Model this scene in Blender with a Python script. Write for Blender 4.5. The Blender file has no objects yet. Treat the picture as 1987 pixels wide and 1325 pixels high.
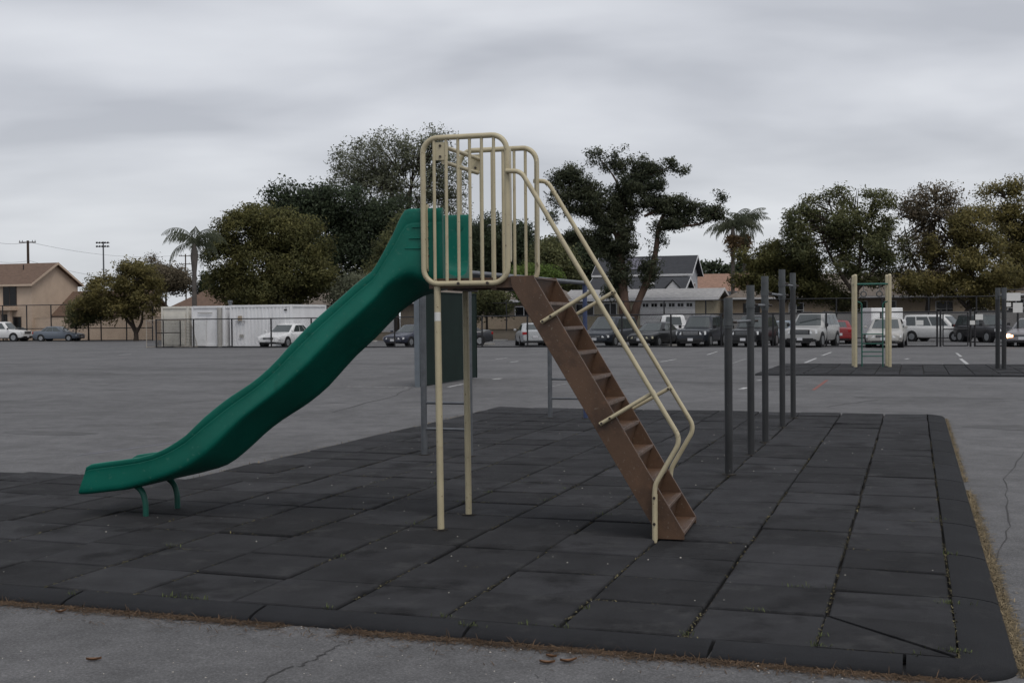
import bpy, bmesh, math, random
import numpy as np
from mathutils import Vector, Matrix, noise
R = math.radians
random.seed(7)
rng = np.random.default_rng(7)
sc = bpy.context.scene
col = sc.collection

# ---------------------------------------------------------------- camera, sky, sun, exposure
F_PX, CX, CY, CAM_H = 2330.0, 993.5, 662.5, 1.6          # focal length and centre in photo pixels (1987 wide)
PITCH, ROLL = math.atan(51.5 / F_PX), R(0.5)
cam_d = bpy.data.cameras.new('camera'); cam = bpy.data.objects.new('camera', cam_d); col.objects.link(cam)
sc.camera = cam
cam_d.sensor_width = 36.0; cam_d.lens = 36.0 * F_PX / 1987.0
cam_d.clip_start = 0.1; cam_d.clip_end = 3000
_fw = Vector((0, math.cos(PITCH), -math.sin(PITCH))); _up0 = Vector((0, math.sin(PITCH), math.cos(PITCH))); _r0 = Vector((1, 0, 0))
_r = _r0 * math.cos(ROLL) - _up0 * math.sin(ROLL); _up = _up0 * math.cos(ROLL) + _r0 * math.sin(ROLL)
cam.matrix_world = Matrix.Translation((0, 0, CAM_H)) @ Matrix((_r, _up, -_fw)).transposed().to_4x4()

SUN_EL, SUN_AZ = R(58), R(150)                           # high sun behind thick cloud
world = bpy.data.worlds.new('World'); sc.world = world; world.use_nodes = True
def build_world():
    nt = world.node_tree; N = nt.nodes; Lk = nt.links; N.clear()
    out = N.new('ShaderNodeOutputWorld'); mix = N.new('ShaderNodeMixShader'); mix.inputs[0].default_value = 0.93
    sky = N.new('ShaderNodeTexSky'); sky.sky_type = 'NISHITA'; sky.sun_disc = False
    sky.sun_elevation = SUN_EL; sky.sun_rotation = SUN_AZ; sky.dust_density = 3.0
    bg1 = N.new('ShaderNodeBackground'); bg1.inputs[1].default_value = 0.10; Lk.new(sky.outputs[0], bg1.inputs[0])
    tc = N.new('ShaderNodeTexCoord'); sx = N.new('ShaderNodeSeparateXYZ'); Lk.new(tc.outputs['Generated'], sx.inputs[0])
    def M(op, a, b=None, c=None):
        n = N.new('ShaderNodeMath'); n.operation = op
        for i, v in enumerate((a, b, c)):
            if v is None: continue
            if isinstance(v, (int, float)): n.inputs[i].default_value = v
            else: Lk.new(v, n.inputs[i])
        return n.outputs[0]
    z = M('ADD', M('MAXIMUM', sx.outputs[2], 0.0), 0.26)
    cx = M('DIVIDE', sx.outputs[0], z); cy = M('DIVIDE', sx.outputs[1], z)
    cb = N.new('ShaderNodeCombineXYZ'); Lk.new(M('MULTIPLY', cx, 0.75), cb.inputs[0]); Lk.new(M('MULTIPLY', cy, 1.25), cb.inputs[1])
    n1 = N.new('ShaderNodeTexNoise'); n1.inputs['Scale'].default_value = 1.6; n1.inputs['Detail'].default_value = 4; n1.inputs['Roughness'].default_value = 0.46; n1.inputs['Distortion'].default_value = 0.25
    Lk.new(cb.outputs[0], n1.inputs['Vector'])
    n2 = N.new('ShaderNodeTexNoise'); n2.inputs['Scale'].default_value = 4.5; n2.inputs['Detail'].default_value = 4
    Lk.new(cb.outputs[0], n2.inputs['Vector'])
    f = M('ADD', M('MULTIPLY', n1.outputs[0], 0.88), M('MULTIPLY', n2.outputs[0], 0.12))
    cr = N.new('ShaderNodeValToRGB'); e = cr.color_ramp.elements
    e[0].position = 0.385; e[0].color = (0.51, 0.53, 0.58, 1)
    e[1].position = 0.63; e[1].color = (0.765, 0.785, 0.83, 1)
    m = e.new(0.5); m.color = (0.635, 0.655, 0.705, 1)
    Lk.new(f, cr.inputs[0])
    hz = N.new('ShaderNodeMapRange'); hz.inputs[1].default_value = 0.0; hz.inputs[2].default_value = 0.16; hz.inputs[3].default_value = 0.55; hz.inputs[4].default_value = 0.0; Lk.new(sx.outputs[2], hz.inputs[0])   # thinner cloud all round the horizon
    hm = N.new('ShaderNodeMix'); hm.data_type = 'RGBA'; Lk.new(hz.outputs[0], hm.inputs[0]); Lk.new(cr.outputs[0], hm.inputs[6]); hm.inputs[7].default_value = (0.72, 0.75, 0.765, 1)
    bg2 = N.new('ShaderNodeBackground'); bg2.inputs[1].default_value = 1.0
    Lk.new(hm.outputs[2], bg2.inputs[0])
    Lk.new(bg1.outputs[0], mix.inputs[1]); Lk.new(bg2.outputs[0], mix.inputs[2]); Lk.new(mix.outputs[0], out.inputs[0])
build_world()
sun_d = bpy.data.lights.new('sun', 'SUN'); sun = bpy.data.objects.new('sun', sun_d); col.objects.link(sun)
sun_d.energy = 1.4; sun_d.angle = R(26); sun_d.color = (1.0, 0.96, 0.9)
_sd = Vector((math.sin(SUN_AZ) * math.cos(SUN_EL), math.cos(SUN_AZ) * math.cos(SUN_EL), math.sin(SUN_EL)))
sun.rotation_euler = _sd.to_track_quat('Z', 'Y').to_euler()
sc.view_settings.view_transform = 'Standard'; sc.view_settings.look = 'None'
sc.view_settings.exposure = 0.0; sc.view_settings.gamma = 1.0
sc.cycles.transparent_max_bounces = 24; sc.cycles.max_bounces = 6

# ---------------------------------------------------------------- where things stand (measured from the photo, metres)
GROUND, SLOPE = -0.05, 0.0055                            # top of the rubber mat is z = 0; the yard falls away gently
def gz(y): return GROUND if y < 15 else GROUND - SLOPE * (y - 15)
def ray(px, py): return _fw + _r * ((px - CX) / F_PX) - _up * ((py - CY) / F_PX)
def at(px, py, Y):
    d = ray(px, py); return Vector((0, 0, CAM_H)) + d * (Y / d.y)
def on_ground(px, py):
    d = ray(px, py); t = (GROUND - CAM_H) / d.z if d.z < 0 else 1e9
    if t * d.y > 15: t = (CAM_H - GROUND - SLOPE * 15) / (-d.z - SLOPE * d.y)
    return Vector((0, 0, CAM_H)) + d * t
def stand(px, Y):                                        # a foot point on the ground under pixel column px at distance Y
    p = at(px, 640, Y); return Vector((p.x, Y, gz(Y)))
MAT_ROT = -R(18.5)                                       # the yard, mat, fences and streets share one grid
def grid_xy(x, y):                                       # grid coordinates to world
    c, s = math.cos(MAT_ROT), math.sin(MAT_ROT); return Vector((x * c - y * s, x * s + y * c, 0))

# ---------------------------------------------------------------- mesh helpers
class MB:
    def __init__(s): s.v = []; s.f = []
    def add(s, vs, fs):
        o = len(s.v); s.v += [tuple(p) for p in vs]; s.f += [tuple(i + o for i in q) for q in fs]; return s
    def box(s, c, d, rz=0, rx=0, ry=0, taper=1.0):
        m = Matrix.Rotation(rz, 3, 'Z') @ Matrix.Rotation(ry, 3, 'Y') @ Matrix.Rotation(rx, 3, 'X'); vs = []
        for z in (-.5, .5):
            k = taper if z > 0 else 1.0
            for x, y in ((-.5, -.5), (.5, -.5), (.5, .5), (-.5, .5)):
                vs.append(m @ Vector((x * d[0] * k, y * d[1] * k, z * d[2])) + Vector(c))
        return s.add(vs, [(3, 2, 1, 0), (4, 5, 6, 7), (0, 1, 5, 4), (1, 2, 6, 5), (2, 3, 7, 6), (3, 0, 4, 7)])
    def tube(s, path, r, n=8, closed=False, cap=True):
        path = [Vector(p) for p in path]; k = len(path)
        rs = r if isinstance(r, (list, tuple)) else [r] * k
        ref = None; vs = []
        for i, p in enumerate(path):
            a = path[(i - 1) % k] if (closed or i > 0) else p
            b = path[(i + 1) % k] if (closed or i < k - 1) else p
            t = (b - a)
            t = t.normalized() if t.length > 1e-9 else Vector((0, 0, 1))
            if ref is None: ref = Vector((0, 0, 1)) if abs(t.z) < .9 else Vector((1, 0, 0))
            ref = ref - t * ref.dot(t)
            if ref.length < 1e-4: ref = t.orthogonal()
            ref.normalize(); bi = t.cross(ref)
            for j in range(n):
                an = 2 * math.pi * j / n; vs.append(p + (ref * math.cos(an) + bi * math.sin(an)) * rs[i])
        fs = []
        for i in range(k if closed else k - 1):
            for j in range(n):
                i2 = (i + 1) % k
                fs.append((i * n + j, i * n + (j + 1) % n, i2 * n + (j + 1) % n, i2 * n + j))
        if cap and not closed:
            fs.append(tuple(range(n - 1, -1, -1))); fs.append(tuple((k - 1) * n + j for j in range(n)))
        return s.add(vs, fs)
    def cyl(s, a, b, r, n=12): return s.tube([a, b], r, n)
    def prism(s, poly, o, ex, ey, ez, t):                # polygon in the (ex, ey) plane through o, thickened by t along ez
        o, ex, ey, ez = map(Vector, (o, ex, ey, ez)); n = len(poly)
        vs = [o + ex * p[0] + ey * p[1] for p in poly] + [o + ex * p[0] + ey * p[1] + ez * t for p in poly]
        fs = [tuple(range(n - 1, -1, -1)), tuple(range(n, 2 * n))] + [(i, (i + 1) % n, n + (i + 1) % n, n + i) for i in range(n)]
        return s.add(vs, fs)
    def loft(s, rings, cap=True):
        n = len(rings[0]); vs = [p for r_ in rings for p in r_]; fs = []
        for i in range(len(rings) - 1):
            for j in range(n): fs.append((i * n + j, i * n + (j + 1) % n, (i + 1) * n + (j + 1) % n, (i + 1) * n + j))
        if cap: fs.append(tuple(range(n - 1, -1, -1))); fs.append(tuple((len(rings) - 1) * n + j for j in range(n)))
        return s.add(vs, fs)
    def mesh(s, name, m=None, smooth=None, bevel=0):
        me = bpy.data.meshes.new(name); me.from_pydata(s.v, [], s.f); me.update()
        bm = bmesh.new(); bm.from_mesh(me); bmesh.ops.recalc_face_normals(bm, faces=bm.faces)
        if bevel: bmesh.ops.bevel(bm, geom=[e for e in bm.edges if len(e.link_faces) == 2 and e.calc_face_angle(0) > 0.6], offset=bevel, segments=2, profile=0.6, affect='EDGES', clamp_overlap=True)
        bm.to_mesh(me); bm.free()
        if m: me.materials.append(m)
        if smooth is not None:
            me.shade_smooth(); me.set_sharp_from_angle(angle=R(smooth))
        return me
    def build(s, name, m=None, parent=None, smooth=None, bevel=0):
        o = bpy.data.objects.new(name, s.mesh(name, m, smooth, bevel)); col.objects.link(o); o.parent = parent; return o
def from_np(name, V, Q, m, parent=None, nrm=None):
    me = bpy.data.meshes.new(name); nv, nf, k = len(V), len(Q), Q.shape[1]
    me.vertices.add(nv); me.vertices.foreach_set('co', V.astype(np.float32).ravel())
    me.loops.add(nf * k); me.loops.foreach_set('vertex_index', Q.astype(np.int32).ravel())
    me.polygons.add(nf); me.polygons.foreach_set('loop_start', np.arange(0, nf * k, k, dtype=np.int32))
    me.update(calc_edges=True)
    if nrm is not None: me.attributes.new('clump_normal', 'FLOAT_VECTOR', 'POINT').data.foreach_set('vector', np.ascontiguousarray(nrm, dtype=np.float32).ravel())
    if m: me.materials.append(m)
    o = bpy.data.objects.new(name, me); col.objects.link(o); o.parent = parent; return o
def tag(o, label=None, cat=None, group=None, kind=None):
    if label: o['label'] = label
    if cat: o['category'] = cat
    if group: o['group'] = group
    if kind: o['kind'] = kind
    return o
def empty(name, loc=(0, 0, 0), rz=0.0):
    o = bpy.data.objects.new(name, None); o.empty_display_size = .2; col.objects.link(o); o.location = loc; o.rotation_euler = (0, 0, rz); return o
def copy_part(o, parent, loc=None, rot=None, name=None):
    c = o.copy(); col.objects.link(c); c.parent = parent
    if loc is not None: c.location = loc
    if rot is not None: c.rotation_euler = rot
    return c
def smooth_path(pts, k=6, rad=None):                     # Catmull-Rom through the points
    P = [Vector(p) for p in pts]; out = []
    for i in range(len(P) - 1):
        p0, p1, p2, p3 = P[max(i - 1, 0)], P[i], P[i + 1], P[min(i + 2, len(P) - 1)]
        for j in range(k):
            t = j / k; out.append(0.5 * ((2 * p1) + (p2 - p0) * t + (2 * p0 - 5 * p1 + 4 * p2 - p3) * t * t + (3 * p1 - p0 - 3 * p2 + p3) * t ** 3))
    out.append(P[-1]); return out
def bent_path(pts, rad, k=6):                            # straight runs joined by rounded bends
    P = [Vector(p) for p in pts]; out = [P[0]]
    for i in range(1, len(P) - 1):
        a, b, c = P[i - 1], P[i], P[i + 1]; r_ = rad[i] if isinstance(rad, (list, tuple)) else rad
        r_ = min(r_, (a - b).length * .48, (c - b).length * .48)
        s_, e_ = b + (a - b).normalized() * r_, b + (c - b).normalized() * r_
        for j in range(k + 1):
            t = j / k; out.append(s_ * (1 - t) ** 2 + b * 2 * t * (1 - t) + e_ * t * t)
    out.append(P[-1]); return out

# ---------------------------------------------------------------- materials
def nodes(name):
    m = bpy.data.materials.new(name); m.use_nodes = True; nt = m.node_tree
    return m, nt.nodes, nt.links, nt.nodes['Principled BSDF']
def paint(name, c, rough=.5, var=.12, scale=6.0, spec=.5, metal=0.0, bump=0.0, bscale=60.0, coat=0.0, spots=None, streak=1.0, island=0.0, objvar=0.0, world=False):
    """one colour with mottled wear; spots=(colour, amount, scale) adds chips, rust or stains"""
    m, N, L, B = nodes(name)
    tc = N.new('ShaderNodeTexCoord'); mp = N.new('ShaderNodeMapping'); L.new(N.new('ShaderNodeNewGeometry').outputs['Position'] if world else tc.outputs['Object'], mp.inputs[0]); mp.inputs['Scale'].default_value = (1, 1, streak)
    n1 = N.new('ShaderNodeTexNoise'); n1.inputs['Scale'].default_value = scale; n1.inputs['Detail'].default_value = 6; n1.inputs['Roughness'].default_value = .6; L.new(mp.outputs[0], n1.inputs['Vector'])
    cr = N.new('ShaderNodeValToRGB'); e = cr.color_ramp.elements
    e[0].position = .3; e[0].color = (*[x * (1 - var) for x in c], 1); e[1].position = .7; e[1].color = (*[min(1, x * (1 + var)) for x in c], 1)
    L.new(n1.outputs[0], cr.inputs[0]); outc = cr.outputs[0]
    def mixc(fac, a, b, mode='MIX'):
        n = N.new('ShaderNodeMix'); n.data_type = 'RGBA'; n.blend_type = mode
        for k_, v in ((0, fac), (6, a), (7, b)):
            if isinstance(v, (int, float)): n.inputs[k_].default_value = v
            elif isinstance(v, tuple): n.inputs[k_].default_value = (*v, 1)
            else: L.new(v, n.inputs[k_])
        return n.outputs[2]
    if island or objvar:
        src = N.new('ShaderNodeNewGeometry').outputs['Random Per Island'] if island else N.new('ShaderNodeObjectInfo').outputs['Random']
        k = island or objvar
        mr = N.new('ShaderNodeMapRange'); mr.inputs[3].default_value = 1 - k; mr.inputs[4].default_value = 1 + k; L.new(src, mr.inputs[0])
        cb = N.new('ShaderNodeCombineColor'); [L.new(mr.outputs[0], cb.inputs[i]) for i in range(3)]
        outc = mixc(1.0, outc, cb.outputs[0], 'MULTIPLY')
    for sp in (spots or []):
        ns = N.new('ShaderNodeTexNoise'); ns.inputs['Scale'].default_value = sp[2]; ns.inputs['Detail'].default_value = 8; ns.inputs['Roughness'].default_value = .65; L.new(mp.outputs[0], ns.inputs['Vector'])
        r2 = N.new('ShaderNodeValToRGB'); r2.color_ramp.elements[0].position = 1 - sp[1] - .03; r2.color_ramp.elements[1].position = 1 - sp[1] + (sp[3] if len(sp) > 3 else .03)
        L.new(ns.outputs[0], r2.inputs[0]); outc = mixc(r2.outputs[0], outc, tuple(sp[0]))
    L.new(outc, B.inputs['Base Color'])
    B.inputs['Roughness'].default_value = rough; B.inputs['Metallic'].default_value = metal; B.inputs['Specular IOR Level'].default_value = spec; B.inputs['Coat Weight'].default_value = coat
    if bump:
        nb = N.new('ShaderNodeTexNoise'); nb.inputs['Scale'].default_value = bscale; nb.inputs['Detail'].default_value = 5; L.new(tc.outputs['Object'], nb.inputs['Vector'])
        bp = N.new('ShaderNodeBump'); bp.inputs['Strength'].default_value = bump; bp.inputs['Distance'].default_value = .01; L.new(nb.outputs[0], bp.inputs['Height']); L.new(bp.outputs[0], B.inputs['Normal'])
    return m
def glass(name, c=(.02, .025, .03), rough=.06):
    m, N, L, B = nodes(name); B.inputs['Base Color'].default_value = (*c, 1); B.inputs['Roughness'].default_value = rough; B.inputs['Specular IOR Level'].default_value = .7; return m
def emit(name, c, s):
    m, N, L, B = nodes(name); B.inputs['Base Color'].default_value = (*c, 1); B.inputs['Emission Color'].default_value = (*c, 1); B.inputs['Emission Strength'].default_value = s; return m
def leaf_mat(name, c1, c2, soft=True, rough=.62):
    m, N, L, B = nodes(name)
    tc = N.new('ShaderNodeTexCoord'); n1 = N.new('ShaderNodeTexNoise'); n1.inputs['Scale'].default_value = .55; n1.inputs['Detail'].default_value = 3; L.new(tc.outputs['Object'], n1.inputs['Vector'])
    g = N.new('ShaderNodeNewGeometry'); a = N.new('ShaderNodeMath'); a.operation = 'MULTIPLY_ADD'; a.inputs[1].default_value = .5; L.new(g.outputs['Random Per Island'], a.inputs[0])
    b = N.new('ShaderNodeMath'); b.operation = 'MULTIPLY_ADD'; b.inputs[1].default_value = 1.2; b.inputs[2].default_value = -.36; L.new(n1.outputs[0], b.inputs[0]); L.new(b.outputs[0], a.inputs[2])
    cr = N.new('ShaderNodeValToRGB'); e = cr.color_ramp.elements; e[0].position = .1; e[0].color = (*c1, 1); e[1].position = .85; e[1].color = (*c2, 1); L.new(a.outputs[0], cr.inputs[0])
    L.new(cr.outputs[0], B.inputs['Base Color']); B.inputs['Roughness'].default_value = rough; B.inputs['Specular IOR Level'].default_value = .25
    tr = N.new('ShaderNodeBsdfTranslucent'); L.new(cr.outputs[0], tr.inputs[0])
    if soft:
        at_ = N.new('ShaderNodeAttribute'); at_.attribute_name = 'clump_normal'; L.new(at_.outputs['Vector'], B.inputs['Normal'])
    mx = N.new('ShaderNodeMixShader'); mx.inputs[0].default_value = .46
    L.new(B.outputs[0], mx.inputs[1]); L.new(tr.outputs[0], mx.inputs[2]); L.new(mx.outputs[0], N['Material Output'].inputs[0]); return m
def chain_link(name, c, pitch=.075, wire=.10):
    m, N, L, B = nodes(name); B.inputs['Base Color'].default_value = (*c, 1); B.inputs['Roughness'].default_value = .6; B.inputs['Specular IOR Level'].default_value = .15
    tc = N.new('ShaderNodeTexCoord'); sx = N.new('ShaderNodeSeparateXYZ'); L.new(tc.outputs['Object'], sx.inputs[0])
    def M(op, a, b):
        n = N.new('ShaderNodeMath'); n.operation = op
        for i, v in enumerate((a, b)):
            if isinstance(v, (int, float)): n.inputs[i].default_value = v
            else: L.new(v, n.inputs[i])
        return n.outputs[0]
    w = []
    for op in ('ADD', 'SUBTRACT'):
        w.append(M('LESS_THAN', M('FRACT', M('DIVIDE', M(op, sx.outputs[0], sx.outputs[2]), pitch), 0), wire))
    f = M('MAXIMUM', w[0], w[1]); tr = N.new('ShaderNodeBsdfTransparent'); mx = N.new('ShaderNodeMixShader')
    L.new(f, mx.inputs[0]); L.new(tr.outputs[0], mx.inputs[1]); L.new(B.outputs[0], mx.inputs[2]); L.new(mx.outputs[0], N['Material Output'].inputs[0]); return m
def asphalt_mat():
    m, N, L, B = nodes('asphalt'); tc = N.new('ShaderNodeTexCoord')
    def nz(s, d, r_=.6, sc_=None):
        n = N.new('ShaderNodeTexNoise'); n.inputs['Scale'].default_value = s; n.inputs['Detail'].default_value = d; n.inputs['Roughness'].default_value = r_
        if sc_:
            mp = N.new('ShaderNodeMapping'); mp.inputs['Scale'].default_value = sc_; mp.inputs['Rotation'].default_value = (0, 0, R(18.5)); L.new(tc.outputs['Object'], mp.inputs[0]); L.new(mp.outputs[0], n.inputs['Vector'])
        else: L.new(tc.outputs['Object'], n.inputs['Vector'])
        return n.outputs[0]
    def ramp(src, stops):
        c = N.new('ShaderNodeValToRGB'); e = c.color_ramp.elements
        e[0].position, e[0].color = stops[0][0], (*[stops[0][1]] * 3, 1); e[1].position, e[1].color = stops[-1][0], (*[stops[-1][1]] * 3, 1)
        for p, v in stops[1:-1]: q = e.new(p); q.color = (*[v] * 3, 1)
        L.new(src, c.inputs[0]); return c.outputs[0]
    def mul(a, b):
        n = N.new('ShaderNodeMix'); n.data_type = 'RGBA'; n.blend_type = 'MULTIPLY'; n.inputs[0].default_value = 1
        for k_, v in ((6, a), (7, b)):
            if isinstance(v, tuple): n.inputs[k_].default_value = (*v, 1)
            else: L.new(v, n.inputs[k_])
        return n.outputs[2]
    c = mul((.108, .1065, .109), ramp(nz(.22, 10, .76), [(.3, .64), (.5, 1.0), (.70, 1.30)]))
    c = mul(c, ramp(nz(2.6, 9, .8), [(.28, .62), (.72, 1.32)]))
    c = mul(c, ramp(nz(.5, 8, .68), [(.33, .66), (.40, .97), (1, 1.0)]))          # sealed and oily patches
    c = mul(c, ramp(nz(75, 4, .85), [(.30, .55), (.50, .95), (.70, 1.75)]))                      # aggregate
    L.new(c, B.inputs['Base Color']); B.inputs['Roughness'].default_value = .82; B.inputs['Specular IOR Level'].default_value = .35
    bp = N.new('ShaderNodeBump'); bp.inputs['Strength'].default_value = .8; bp.inputs['Distance'].default_value = .008; L.new(nz(130, 3, .7), bp.inputs['Height']); L.new(bp.outputs[0], B.inputs['Normal'])
    return m
M = {}
M['asphalt'] = asphalt_mat()
M['rubber'] = paint('rubber_tile', (.0245, .0246, .0270), .88, .30, 2.6, .2, bump=.7, bscale=210, objvar=.34, world=True, spots=[((.009, .009, .010), .45, 1.9, .10), ((.046, .046, .047), .42, 3.2, .16), ((.050, .048, .046), .335, 46, .05)])
M['rubber_edge'] = paint('rubber_ramp', (.012, .0125, .0145), .9, .25, 3.0, .25, bump=.6, bscale=210, objvar=.2, world=True, spots=[((.027, .027, .028), .40, 4.0, .15), ((.04, .038, .036), .33, 50, .05)])
M['joint'] = paint('joint_dirt', (.020, .018, .016), .95, .5, 14, .2, spots=[((.12, .10, .08), .40, 30)])
M['green'] = paint('green_plastic', (.004, .115, .082), .40, .22, 1.6, .25, bump=.12, bscale=150, spots=[((.010, .125, .088), .40, 7, .2), ((.035, .15, .11), .37, 30, .05), ((.004, .055, .040), .34, 4, .15)])
M['green_metal'] = paint('green_metal', (.008, .085, .062), .45, .2, 5, .4, spots=[((.04, .05, .04), .3, 30)])
M['tan'] = paint('tan_paint', (.44, .385, .255), .42, .10, 5, .45, bump=.06, bscale=80, spots=[((.30, .24, .15), .38, 7, .2), ((.12, .075, .045), .345, 40)])
M['brown'] = paint('brown_steel', (.085, .047, .027), .50, .24, 3.2, .45, bump=.12, bscale=90, spots=[((.045, .024, .015), .46, 4, .15), ((.125, .066, .038), .40, 11, .12), ((.17, .14, .11), .345, 45)])
M['tread'] = paint('worn_tread_steel', (.13, .085, .062), .45, .3, 9, .45, bump=.3, bscale=70, spots=[((.27, .235, .21), .42, 26, .15), ((.05, .026, .016), .36, 9)])
M['bolt'] = paint('bolt_steel', (.06, .05, .045), .45, .3, 20, .5, metal=.6)
M['galv'] = paint('galvanised_steel', (.105, .112, .122), .45, .25, 8, .5, metal=.35, bump=.05, spots=[((.07, .07, .075), .4, 6, .2), ((.32, .32, .32), .3, 40)])
M['galv_dark'] = paint('weathered_steel_post', (.036, .037, .039), .5, .32, 4, .4, metal=.2, bump=.08, streak=.35, spots=[((.018, .017, .017), .47, 2.2, .2), ((.13, .135, .135), .3, 30)])
M['galv_light'] = paint('steel_sleeve', (.075, .081, .084), .45, .2, 9, .45, metal=.3, spots=[((.07, .07, .075), .36, 10, .15)])
M['blue_metal'] = paint('blue_steel', (.035, .05, .11), .45, .2, 6, .4, spots=[((.1, .11, .13), .34, 14)])
M['wall_green'] = paint('dark_green_board', (.010, .020, .017), .75, .15, 1.6, .15, spots=[((.015, .025, .022), .36, 4, .2), ((.08, .09, .085), .25, 26)])
M['wall_edge'] = paint('grey_board_edge', (.13, .15, .17), .6, .15, 4, .35)
M['line_white'] = paint('worn_white_line', (.46, .46, .46), .8, .2, 7, .3, spots=[((.108, .1065, .109), .47, 9, .08)])
M['line_faint'] = paint('faded_line', (.25, .25, .25), .85, .2, 7, .3, spots=[((.108, .1065, .109), .50, 7, .1)])
M['line_red'] = paint('worn_red_line', (.19, .07, .058), .8, .2, 7, .3, spots=[((.108, .1065, .109), .36, 12)])
M['line_blue'] = paint('faded_blue_line', (.175, .18, .215), .85, .2, 7, .3, spots=[((.108, .1065, .109), .48, 7, .1)])
M['black_fence'] = paint('black_fence_steel', (.014, .014, .016), .5, .2, 5, .4)
M['link_black'] = chain_link('black_chain_link', (.012, .012, .013), .09, .05)
M['tyre'] = paint('tyre_rubber', (.014, .014, .015), .8, .2, 10, .3)
M['rim'] = paint('wheel_rim', (.30, .31, .32), .35, .15, 10, .5, metal=.6)
M['dark_trim'] = paint('black_trim', (.012, .012, .013), .55, .2, 8, .4)
M['chrome'] = paint('chrome', (.55, .56, .58), .2, .1, 8, .5, metal=.9)
M['glass'] = glass('car_glass', (.045, .055, .055), .05); M['glass'].node_tree.nodes['Principled BSDF'].inputs['Specular IOR Level'].default_value = 1.0
M['lamp'] = glass('headlamp_glass', (.58, .59, .60), .08)
M['lamp_yellow'] = glass('clouded_headlamp', (.45, .42, .30), .3)
M['tail'] = glass('tail_lamp', (.30, .012, .012), .15)
M['plate'] = paint('number_plate', (.55, .55, .57), .5, .1, 20)
M['amber'] = emit('lit_headlamp', (1.0, .48, .18), 11.0)
M['white'] = paint('white_paint', (.68, .68, .68), .5, .08, 3, .4, spots=[((.50, .47, .42), .30, 5, .2)])
M['dirty_white'] = paint('dirty_white_container', (.70, .70, .71), .55, .10, 1.2, .35, streak=.25, spots=[((.38, .36, .34), .34, 2.2, .2), ((.25, .14, .08), .25, 9)])
M['cream'] = paint('cream_container', (.60, .575, .515), .55, .10, 1.4, .35, spots=[((.38, .34, .28), .33, 3, .2)])
M['stucco_beige'] = paint('beige_stucco', (.49, .385, .30), .9, .08, 1.0, .2, bump=.2, bscale=25)
M['stucco_tan'] = paint('tan_stucco', (.34, .275, .205), .9, .10, .8, .2, bump=.2, bscale=25)
M['stucco_grey'] = paint('grey_siding', (.36, .365, .38), .8, .10, 1.0, .25)
M['stucco_cream'] = paint('cream_stucco', (.38, .335, .25), .9, .10, 1.0, .2)
M['stucco_dim'] = paint('drab_stucco', (.17, .145, .115), .9, .15, .8, .2)
M['block'] = paint('grey_block_wall', (.20, .195, .19), .9, .10, .7, .2)
def shingle(name, c): return paint(name, c, .85, .22, 2.6, .25, bump=.35, bscale=9, streak=3.0, spots=[(tuple(x * .7 for x in c), .38, 1.2, .2)])
M['roof_brown'] = shingle('brown_shingles', (.130, .086, .064)); M['roof_dark'] = shingle('charcoal_shingles', (.042, .044, .050))
M['roof_pale'] = shingle('pale_grey_shingles', (.30, .295, .295)); M['roof_tan'] = shingle('tan_shingles', (.25, .155, .115)); M['roof_drab'] = shingle('drab_shingles', (.16, .135, .115))
M['trim_white'] = paint('white_trim', (.60, .60, .61), .6, .08, 3); M['trim_brown'] = paint('brown_trim', (.05, .035, .028), .7, .1, 3)
M['pane'] = glass('window_pane', (.010, .011, .012), .12); M['pane'].node_tree.nodes['Principled BSDF'].inputs['Specular IOR Level'].default_value = .3
M['solar'] = glass('solar_panel', (.095, .09, .12), .25)
M['tarp'] = paint('blue_tarp', (.03, .13, .42), .5, .2, 3)
M['wood_pole'] = paint('utility_pole_wood', (.055, .038, .028), .85, .25, 2, .2, streak=.2)
M['wire'] = paint('cable', (.06, .06, .065), .6, .1, 3)
M['bark'] = paint('bark', (.050, .040, .033), .9, .35, 3.0, .2, bump=.6, bscale=8, streak=.3)
M['bark_red'] = paint('reddish_bark', (.085, .055, .042), .9, .35, 2.0, .2, bump=.6, bscale=6, streak=.3)
M['bark_palm'] = paint('palm_bark', (.095, .085, .078), .9, .25, 3.0, .2, bump=.6, bscale=8)
M['needles'] = paint('dry_pine_needles', (.088, .058, .036), .9, .3, 4, .2, island=.55)
M['straw'] = paint('dry_grass', (.16, .125, .075), .9, .3, 4, .2, island=.45)
M['joint_straw'] = paint('joint_straw', (.10, .088, .048), .9, .3, 6, .2, island=.55)
M['weed'] = paint('weed_blades', (.075, .092, .034), .8, .3, 9, .2, island=.4)
M['leaf_dry'] = paint('dry_leaf', (.16, .085, .045), .7, .3, 30, .3)
M['pebble'] = paint('pale_pebbles', (.34, .32, .29), .85, .2, 9, .2, island=.4)
M['concrete'] = paint('pale_concrete', (.33, .32, .30), .85, .12, 3, .25)
M['paper'] = paint('white_notice', (.62, .62, .60), .7, .05, 3)
M['tar'] = paint('dark_tar_patch', (.082, .081, .083), .9, .25, 2.0, .3, bump=.4, bscale=120, world=True, spots=[((.115, .114, .117), .47, 1.2, .15)])
M['crack'] = paint('crack_fill', (.035, .034, .034), .95, .3, 10)
M['net'] = chain_link('goal_net', (.10, .10, .10), .10, .10); M['goal_paint'] = paint('rusty_white_paint', (.40, .36, .31), .7, .2, 4, .3, spots=[((.16, .09, .05), .42, 5, .1)])

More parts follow.
